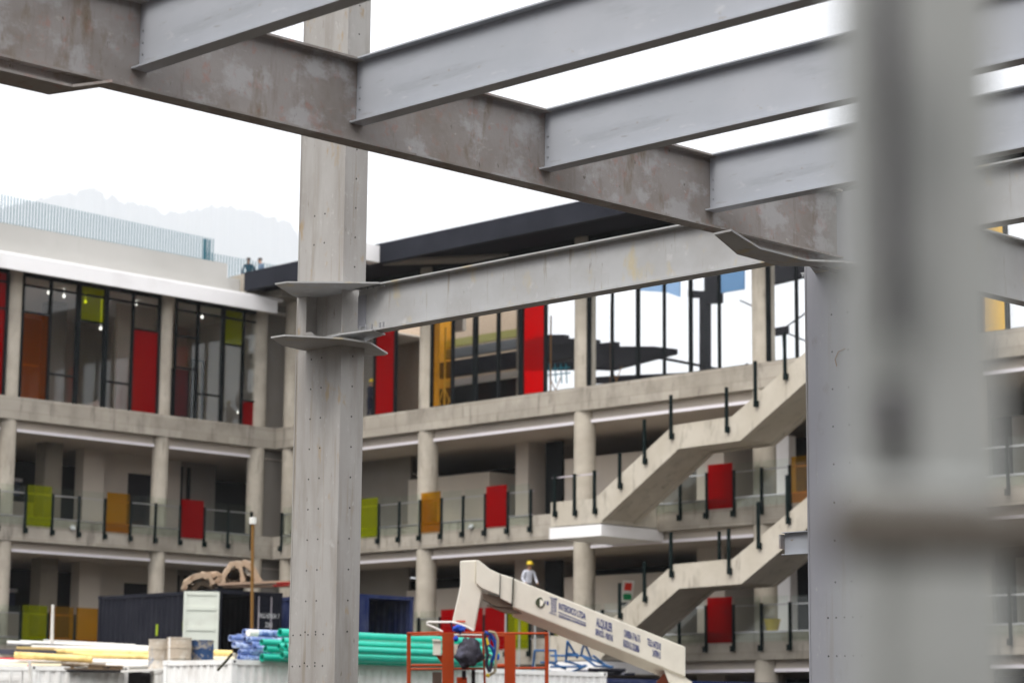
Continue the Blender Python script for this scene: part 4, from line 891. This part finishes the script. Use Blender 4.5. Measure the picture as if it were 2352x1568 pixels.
for x, y, r_, lb_, dep in bp:
    L_ = 3.2 if y < 800 else 2.2
    stack_pipe('blue plastic-wrapped pipe, %s' % lb_, x, y, r_, L_, PBLU, dep+.2, .8, 'wrapped_pipe', 'blue wrapped pipes left of the green ones')
o = MB(); p0 = at(*z5(1375, 800), 51.2); o.tube(p0, p0+Dp*.25, 49*kk, n=18); tag(o.build('tape_band', PWHT), 'white tape band round the topmost blue pipe', 'tape')
o = MB(); o.path([at(*z5(1160, 1080), 50.2), at(*z5(1080, 1180), 50.2), at(*z5(960, 1310), 50.2)], .03, 8); tag(o.build('rope', mat('rope_dark', (.05, .05, .03), .9)), 'dark rope hanging from the blue pipe bundle', 'rope')
# tarpaulin and boards on the navy container
def zt(x, y): return (x*.33203, y*.33203+1217.05)
def tarp(label, bands):
    """folded sheet: bands bent over in arches, each swept away from the camera with wavering edges"""
    t = thing('tarpaulin', label, 'tarpaulin', at(*zt(*bands[0][0][0]), 70))
    for kb_, (pts, wpx, dep, d0) in enumerate(bands):
        P = [np.array(p, float) for p in pts]; Q = []
        for a, b_ in zip(P[:-1], P[1:]):
            for u in (0, .34, .67): Q.append(a*(1-u)+b_*u)
        Q.append(P[-1]); n = len(Q); rows = 7; o = MB(); V = []
        for side in (0, 1):
            for j in range(rows):
                for i, q in enumerate(Q):
                    tan = Q[min(i+1, n-1)]-Q[max(i-1, 0)]; tan = tan/max(1e-6, np.linalg.norm(tan)); nrm = np.array([tan[1], -tan[0]])
                    w_ = wpx*.72*(.8+.5*mnoise.noise(Vector((i*.5, kb_*3.1, 1))))
                    off = -nrm*w_*(side)+np.array([mnoise.noise(Vector((i*.7, j*.9, kb_)))*15, mnoise.noise(Vector((i*.7, j*.9, kb_+7)))*15])
                    V.append(at(*zt(*(q+off)), d0+dep*1.7*j/(rows-1)))
        F = [(j*n+i, j*n+i+1, (j+1)*n+i+1, (j+1)*n+i) for j in range(rows-1) for i in range(n-1)]
        M0 = rows*n
        F2 = [(M0+j*n+i+1, M0+j*n+i, M0+(j+1)*n+i, M0+(j+1)*n+i+1) for j in range(rows-1) for i in range(n-1)]
        F3 = [(i+1, i, M0+i, M0+i+1) for i in range(n-1)]+[((rows-1)*n+i, (rows-1)*n+i+1, M0+(rows-1)*n+i+1, M0+(rows-1)*n+i) for i in range(n-1)]
        F4 = [(j*n, (j+1)*n, M0+(j+1)*n, M0+j*n) for j in range(rows-1)]+[((j+1)*n+n-1, j*n+n-1, M0+j*n+n-1, M0+(j+1)*n+n-1) for j in range(rows-1)]
        o.add(V, F+F2+F3+F4, False); ob = o.build('fold', TARPM, t)
tarp('low crumpled tan tarpaulin on the left of the navy container roof', [([(1258, 402), (1275, 350), (1335, 312), (1400, 290), (1455, 305), (1495, 372)], 60, .8, 69.9), ([(1320, 400), (1380, 350), (1440, 340), (1490, 392)], 62, .6, 70.3), ([(1425, 296), (1500, 288), (1550, 315), (1500, 372)], 50, .9, 70.1), ([(1262, 402), (1330, 372), (1410, 378), (1500, 400)], 40, 1.2, 70.6)])
tarp('tall arched tan tarpaulin on the navy container roof beside the pole', [([(1518, 380), (1548, 290), (1590, 225), (1640, 215), (1672, 250), (1700, 358)], 52, .9, 69.8), ([(1640, 226), (1695, 208), (1742, 226), (1780, 290), (1812, 350)], 66, .9, 70.1), ([(1560, 340), (1620, 345), (1690, 365)], 40, .5, 70.3), ([(1540, 330), (1600, 300), (1680, 300), (1760, 330)], 60, .5, 71.2), ([(1560, 282), (1640, 250), (1700, 300), (1720, 370)], 30, 1.2, 70.6)])
for k, (a, b_, h, lb_) in enumerate((((500, 1341), (664, 1334), 5, 'upper long board on the navy container roof'), ((512, 1346), (668, 1344), 6, 'lower long board on the navy container roof'))):
    o = MB(); p0, p1 = at(*a, 69.3+.2*k), at(*b_, 69.8+.2*k); hh = h*69/FPX/2; back = FW*.3; A = [p0, p1, p1+back, p0+back]
    o.hexa([q-np.array([0, 0, hh]) for q in A], [q+np.array([0, 0, hh]) for q in A]); tag(o.build('board', mat('board_brown', (.36, .25, .18), .8)), lb_, 'board')
o = MB(); p0, p1 = at(636, 1339, 69.3), at(668, 1338, 69.5); o.tube(p0, p1, .035, n=8); o.tube(at(628, 1345, 69.3), at(664, 1343, 69.4), .03, n=8); tag(o.build('red_bundle', mat('bundle_red', (.25, .02, .015), .8)), 'small red bundle on the boards beside the central column', 'bundle')

# ------------------------------------------------------------------ boom lift
DL = 39.0; kl = DL/FPX
bl_p = at(1300, 1600, DL)
bo_ = thing('boom_lift', 'cream boom lift with blue lettering and an orange-red basket', 'boom lift', (bl_p[0], bl_p[1], 0))
def hpoly(mb, pts, d, th, space='h'):
    P = [at(*(cr('h', *q) if space == 'h' else q), d) for q in pts]; mb.prism([tuple(q) for q in P], FW*th); return mb
s = MB(); s.prism([tuple(at(*cr('h', *q), DL)) for q in [(1180, 857), (2343, 1320), (2343, 1525), (2190, 1460), (1175, 1052)]], FW*.42-np.array([0, 0, .15])); s.build('main_boom', CREAM, bo_, bevel=.02)
s = MB(); hpoly(s, [(1085, 828), (1183, 858), (1172, 1035), (1082, 990)], DL-.02, .46); s.build('boom_collar', CREAM, bo_, bevel=.012)
s = MB(); hpoly(s, [(930, 735), (945, 737), (1020, 797), (1090, 830), (1086, 975), (965, 925), (928, 893)], DL-.05, .40); s.build('boom_head', CREAM, bo_, bevel=.012)
s = MB(); hpoly(s, [(820, 742), (930, 735), (925, 893), (960, 930), (968, 955), (915, 1212), (765, 1160), (812, 955), (822, 900)], DL+.02, .30); s.build('jib_arm', CREAM, bo_, bevel=.02)
s = MB(); hpoly(s, [(1086, 828), (1092, 828), (1090, 992), (1082, 990)], DL-.045, .02); hpoly(s, [(1176, 857), (1184, 857), (1176, 1052), (1168, 1050)], DL-.045, .02); s.build('seal_strip', POST, bo_)
s = MB(); hpoly(s, [(975, 960), (1080, 985), (1172, 1040), (1172, 1060), (1060, 1045), (975, 1000)], DL+.05, .3); hpoly(s, [(1000, 1040), (1180, 1060), (1240, 1100), (1120, 1090)], DL+.08, .25); s.build('hydraulic_bracket', mat('bracket_brown', (.16, .12, .09), .6), bo_)
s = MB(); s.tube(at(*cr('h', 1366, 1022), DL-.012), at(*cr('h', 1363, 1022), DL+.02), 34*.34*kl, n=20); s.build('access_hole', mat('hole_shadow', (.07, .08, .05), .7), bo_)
s = MB(); s.tube(at(*cr('h', 1360, 1025), DL-.016), at(*cr('h', 1360, 1025), DL+.01), 24*.34*kl, n=20); s.build('access_cover', CREAM, bo_)
s = MB(); hpoly(s, [(2195, 1470), (2343, 1530), (2390, 1560), (2350, 1640), (2230, 1560)], DL+.05, .35); s.build('knuckle', CREAM, bo_)
s = MB(); hpoly(s, [(2200, 1500), (2330, 1570), (2400, 1700), (2300, 1760), (2150, 1560)], DL+.08, .25); s.build('linkage', mat('linkage_dark', (.12, .03, .015), .6), bo_)
s = MB(); P = at(*cr('h', 2320, 1600), DL+.2); s.box(P[0]-.2, P[0]+.2, P[1]-.2, P[1]+.2, .9, P[2]); s.box(P[0]-1.1, P[0]+1.1, P[1]-1.1, P[1]+1.1, .45, .95); s.build('turntable', CREAM, bo_)
for dx in (-1, 1):
    for dy in (-1, 1):
        s = MB(); s.tube((P[0]+dx*.8, P[1]+dy*1.0-.15, .4), (P[0]+dx*.8, P[1]+dy*1.0+.15, .4), .4, n=20); s.build('wheel', BLK, bo_)
# lettering on the boom, sheared along its slope
Ud = at(*cr('h', 2300, 1303), DL)-at(*cr('h', 1200, 866), DL); Ud = Ud/np.linalg.norm(Ud); Zu = np.array(u3/np.linalg.norm(u3))
def letter(txt, x, y, hpx, wtot, m_=INK):
    c = bpy.data.curves.new('t', 'FONT'); c.body = txt; c.size = 1; c.extrude = .004; c.offset = .022
    to = bpy.data.objects.new('t', c); COL.objects.link(to); me = bpy.data.meshes.new_from_object(to.evaluated_get(bpy.context.evaluated_depsgraph_get())); bpy.data.objects.remove(to)
    xs = [v.co.x for v in me.vertices]; sc_ = wtot*.34*kl/(max(xs)-min(xs))/Ud.dot(RT); hz = hpx*.34*kl/.72; o0 = at(*cr('h', x, y), DL)-FW*.006-root_loc(bo_)
    for v in me.vertices: q = o0+Ud*((v.co.x-min(xs))*sc_)+Zu*(v.co.y*hz)-FW*v.co.z*.3; v.co = q
    me.materials.clear(); me.materials.append(m_); o = bpy.data.objects.new('lettering', me); COL.objects.link(o); o.parent = bo_
letter('INTERDICO LTDA', 1488, 1066, 44, 182)
letter('EQUIPOS PARA CONSTRUCCION', 1488, 1114, 14, 182)
letter('ALQUILER', 1740, 1180, 60, 110)
letter('SERVICIO - VENTAS', 1735, 1238, 42, 118)
letter('CARRERA 17 No 7-5', 1928, 1250, 48, 108)
letter('BOGOTA D.C. COLOMBIA', 1924, 1318, 48, 108)
letter('TELS: 6472518', 2085, 1308, 46, 92)
letter('2478915', 2120, 1382, 46, 55)
s = MB()
def strip_(x0, y0, x1, y1, th): 
    a = at(*cr('h', x0, y0), DL)-FW*.006; b_ = at(*cr('h', x1, y1), DL)-FW*.006; h = Zu*(th*.34*kl); s.prism([tuple(a), tuple(b_), tuple(b_-h), tuple(a-h)], -FW*.002)
strip_(1486, 1085, 1670, 1160, 5); strip_(1486, 1118, 1670, 1174, 3)
strip_(1425, 985, 1480, 1000, 4); strip_(1420, 1088, 1474, 1105, 4); 
for x in (1436, 1446, 1456, 1466): strip_(x, 990, x+4, 992, 100)
strip_(1392, 1010, 1399, 1013, 20); strip_(1406, 1012, 1418, 1016, 26)
s.build('painted_emblem', INK, bo_)
s = MB(); a = at(*cr('h', 795, 1152), DL); b_ = at(*cr('h', 856, 1152), DL); s.prism([tuple(a-FW*.006+np.array([0, 0, .02])), tuple(b_-FW*.006+np.array([0, 0, .02])), tuple(b_-FW*.006-np.array([0, 0, .012])), tuple(a-FW*.006-np.array([0, 0, .012]))], -FW*.003); s.build('red_label', mat('label_red', (.6, .1, .05), .5), bo_)
# basket
def zb_(x, y, d=DL-1.0): return at(*z6(x, y), d)
kb = (DL-1.0)/FPX*.1693
def rbar(name, a, b_, wpx, d=DL-1.0, m_=ORNG, n=8, par=None):
    s = MB(); s.tube(zb_(*a, d), zb_(*b_, d), wpx*kb/2, n=n); return s.build(name, m_, par or bo_)
def panel(name, x0, x1, y0, y1, d=DL-1.0, th=.05, m_=ORNG):
    s = MB(); a, b_ = zb_(x0, y0, d), zb_(x1, y1, d); s.prism([tuple(zb_(x0, y0, d)), tuple(zb_(x1, y0, d)), tuple(zb_(x1, y1, d)), tuple(zb_(x0, y1, d))], FW*th); return s.build(name, m_, bo_, bevel=.006)
for (x0, x1, y0, y1, dd2) in ((272, 326, 795, 1900, 0), (2145, 2198, 795, 1900, 0)): panel('corner_post', x0, x1, y0, y1, DL-1.0+dd2)
panel('gate_panel', 752, 912, 795, 1900, DL-1.03); panel('gate_panel', 1598, 1748, 820, 1900, DL-.3)
rbar('top_rail', (285, 806), (752, 796), 30); rbar('top_rail', (905, 797), (1310, 806), 30); rbar('top_rail', (1310, 806), (2180, 808), 30)
rbar('mid_rail', (326, 1292), (752, 1288), 30); rbar('mid_rail', (912, 1288), (1320, 1286), 30); rbar('mid_rail', (1748, 1280), (2150, 1275), 30)
rbar('back_rail', (335, 832), (760, 826), 24, DL-.25); rbar('back_rail', (335, 1240), (760, 1240), 34, DL-.25); rbar('back_rail', (1500, 1250), (1640, 1245), 60, DL-.25); rbar('back_rail', (1380, 840), (1620, 836), 26, DL-.25)
rbar('post', (1305, 800), (1345, 1800), 30); 
for a, b_ in (((285, 806), (335, 832)), ((2180, 808), (2150, 836))):
    s = MB(); s.tube(zb_(*a), zb_(*b_, DL-.25), 12*kb, n=8); s.build('side_rail', ORNG, bo_)
s = MB(); A = [zb_(272, 1900), zb_(2198, 1900), zb_(2198, 1900)+FW*.8, zb_(272, 1900)+FW*.8]; s.hexa(A, [q+np.array([0, 0, .06]) for q in A]); s.build('basket_floor', ORNG, bo_)
s = MB(); s.prism([tuple(zb_(x, y, DL-.95)) for x, y in ((660, 1100), (752, 1100), (752, 1220))], FW*.05); s.build('bracket', ORNG, bo_)
s = MB(); s.prism([tuple(zb_(x, y, DL-1.0)) for x, y in ((628, 912), (735, 915), (735, 1102), (628, 1098))], FW*.22); s.prism([tuple(zb_(x, y, DL-1.03)) for x, y in ((615, 884), (715, 884), (740, 915), (625, 912))], FW*.26); s.build('control_box', CREAM, bo_)
s = MB(); s.prism([tuple(zb_(x, y, DL-.8)) for x, y in ((915, 955), (1010, 955), (1010, 1095), (915, 1095))], FW*.1); s.build('white_box', CREAM, bo_)
s = MB(); s.path([zb_(*q, DL-.7) for q in ((760, 785), (640, 725), (552, 690), (545, 665), (570, 654), (870, 655), (960, 672), (1080, 715), (1180, 772))], 15*kb, 10); s.build('bumper_loop', PWHT, bo_)
rbar('white_rail', (905, 826), (1290, 830), 26, DL-.6, PWHT)
rbar('hose', (870, 660), (905, 780), 24, DL-.75, JKD)
# under-basket pieces
for x0, x1, y0, y1, m_ in ((950, 1090, 1400, 1700, ORNG), (1150, 1200, 1300, 1700, BLK), (1020, 1075, 1310, 1440, BLK), (620, 740, 1330, 1700, mat('basket_mech', (.10, .085, .07), .7))):
    panel('basket_mount', x0, x1, y0, y1, DL-.5, .2, m_)
# clothing and harness in the basket
def blob(kind, label, cat, cx, cy, rx, ry, d, m_, seed, dep=.18, amp=.22, par=None):
    s = MB(); n, mm = 22, 14; V = []; c = zb_(cx, cy, d)
    for j in range(mm+1):
        th = math.pi*j/mm
        for i in range(n):
            ph = 2*math.pi*i/n; dx, dz, dy = math.sin(th)*math.cos(ph), math.cos(th), math.sin(th)*math.sin(ph)
            k = 1+amp*mnoise.noise(Vector((dx*2.2, dy*2.2, dz*2.2+seed)))*2+.08*math.sin(ph*7+dz*3)
            V.append(c+RT*dx*rx*kb*k+np.array([0, 0, 1])*dz*ry*kb*k+FW*dy*dep*k)
    s.add(V, [(j*n+i, j*n+(i+1) % n, (j+1)*n+(i+1) % n, (j+1)*n+i) for j in range(mm) for i in range(n)], True)
    return tag(s.build(kind, m_), label, cat)
blob('jacket', 'dark grey jacket bundled on the basket rail of the boom lift', 'jacket', 1105, 1075, 165, 190, DL-1.2, mat('jacket_grey', (.045, .042, .055), .7, 0, [((.10, .10, .14), 8, .5, .65)], .6, 18), 3)
blob('cap', 'bright blue cloth lying on the top rail of the boom lift basket', 'cloth', 985, 752, 85, 58, DL-.9, mat('cloth_blue', (.02, .07, .42), .7), 5)
blob('cloth', 'small blue cloth hanging just below the top rail beside the gate panel', 'cloth', 940, 880, 32, 40, DL-1.15, mat('cloth_blue', (.02, .07, .42), .7), 9, .08)
hn = thing('safety_harness', 'tangled blue and khaki safety harness hanging on the basket rail', 'harness', zb_(1420, 1100, DL-1.2))
rr_ = random.Random(4)
for k, (m_, path_) in enumerate(((mat('strap_blue', (.02, .08, .38), .6), [(1330, 790), (1420, 830), (1470, 930), (1490, 1050), (1440, 1150), (1420, 1200)]), (mat('strap_khaki', (.35, .30, .2), .8), [(1380, 780), (1470, 800), (1510, 900), (1500, 1060), (1480, 1200), (1470, 1330), (1400, 1370)]),
        (mat('strap_dark', (.03, .03, .05), .7), [(1330, 800), (1340, 900), (1370, 1100), (1350, 1220), (1395, 1330), (1430, 1200)]), (mat('strap_blue', (.02, .08, .38), .6), [(1400, 850), (1380, 950), (1440, 1020), (1470, 1140)]), (mat('strap_grey', (.25, .25, .24), .8), [(1340, 1000), (1360, 1080), (1420, 1110), (1330, 1060)]), (YEL, [(1350, 870), (1375, 960)]), (YEL, [(1350, 1370), (1400, 1385)]), (mat('strap_blue', (.02, .08, .38), .6), [(1500, 1090), (1520, 1130), (1500, 1160)]))):
    s = MB(); s.path([zb_(x, y, DL-1.15-.05*(k % 3)) for x, y in path_], (26, 20, 22, 22, 18, 22, 26, 20)[k]*kb, 6); s.build('strap', m_, hn)

# ------------------------------------------------------------------ blue trestles, sign, odds and ends
def trestle(label, segs, d):
    t = thing('steel_trestle', label, 'trestle', at(*z7(*segs[0][0]), d), 0)
    for k, (a, b_) in enumerate(segs):
        s = MB(); s.tube(at(*z7(*a), d+.25*(k % 3)), at(*z7(*b_), d+.25*((k+1) % 3)), .032, n=6); s.build('bar', FRB, t)
trestle('blue steel trestle standing left behind the basket corner', [((20, 1040), (300, 1040)), ((20, 1040), (-10, 1330)), ((300, 1040), (310, 1200)), ((-10, 1330), (240, 1320)), ((100, 1200), (300, 1210))], 61)
trestle('blue A-shaped trestle in the middle of the blue heap', [((462, 915), (440, 1200)), ((462, 915), (600, 1140)), ((240, 1110), (640, 1110)), ((430, 1180), (690, 1260)), ((450, 1080), (600, 1090))], 61.4)
trestle('blue A-shaped trestle at the right of the blue heap', [((690, 930), (650, 1100)), ((690, 930), (790, 1160)), ((650, 1100), (1060, 1270)), ((810, 1110), (1020, 1270)), ((830, 1250), (1080, 1262)), ((650, 1100), (840, 1250))], 61.8)
trestle('blue steel frame lying flat at the bottom of the heap', [((230, 1260), (640, 1260)), ((260, 1330), (520, 1335)), ((520, 1335), (720, 1245)), ((230, 1200), (440, 1290)), ((640, 1260), (700, 1240))], 61)
rr_ = random.Random(11)
for k in range(7):
    x0 = 520+rr_.random()*500; x1 = x0+250+rr_.random()*450; y = 1300+k*11
    o = MB(); o.tube(at(*z7(x0, y), 61+.2*k), at(*z7(min(x1, 1600), y+rr_.uniform(-6, 6)), 61.2+.2*k), .05, n=6)
    tag(o.build('scaffold_tube', [DSTEEL, NAVY, mat('tube_grey', (.15, .15, .18), .5)][k % 3]), 'scaffold tube in the dark heap under the boom', 'tube', 'scaffold tubes heaped below the boom')
tsg = thing('striped_sign', 'leaning white sign with a red square above a green one beside the lower stairs', 'sign', at(1440, 1390, 86))
def sg(name, pts, m_, d=86, th=.03):
    s = MB(); s.prism([tuple(at(*z7(*q), d)) for q in pts], FW*th); s.build(name, m_, tsg)
sg('board', [(1215, 88), (1375, 92), (1350, 320), (1260, 440), (1165, 460), (1180, 300)], PWHT, 86, .05)
sg('red_square', [(1245, 120), (1340, 125), (1330, 228), (1230, 222)], mat('sign_red', (.75, .03, .01), .5), 85.98, .02)
sg('green_square', [(1215, 285), (1245, 268), (1320, 272), (1335, 300), (1325, 355), (1225, 352)], mat('sign_green', (.0, .25, .08), .5), 85.98, .02)
sg('dark_figure', [(1200, 385), (1280, 385), (1230, 430), (1190, 425)], FRAME, 85.98, .02)
p = ony(*cr('i', 640, 1222), YR-.2)
o = MB(); o.tube(p, p+np.array([0, 0, .3]), .3, .34, n=16); tag(o.build('bucket', YEL), 'yellow bucket on the lower balcony edge behind the railing, right of the stairs', 'bucket') if False else None
o = MB(); p = ony(*cr('i', 640, 1215), YR+.3); p[2] = 5.09; o.tube(p, p+np.array([0, 0, .42]), .2, .30, n=16, inner=.17); tag(o.build('bucket', YEL), 'yellow bucket on the lower balcony, right of the red glass panel', 'bucket')
# dark glazing and stored goods at ground level right of the boom
s = MB(); s.box(-52, X1, YR+1.6, YR+1.7, 0, 3.4); s.build('ground_glazing', FRAME, br)
# ------------------------------------------------------------------ air
if True:
    hz = MB(); hz.box(-15000, 400, -400, 15000, -2.2, 4600); h = hz.build('haze', None); h['kind'] = 'stuff'
    hmt = bpy.data.materials.new('haze'); hmt.use_nodes = True; nt = hmt.node_tree; nt.nodes.clear()
    ou = nt.nodes.new('ShaderNodeOutputMaterial'); pv = nt.nodes.new('ShaderNodeVolumePrincipled'); pv.inputs['Color'].default_value = (.94, .965, 1, 1); pv.inputs['Density'].default_value = .00012
    nt.links.new(pv.outputs[0], ou.inputs['Volume']); h.data.materials.clear(); h.data.materials.append(hmt)
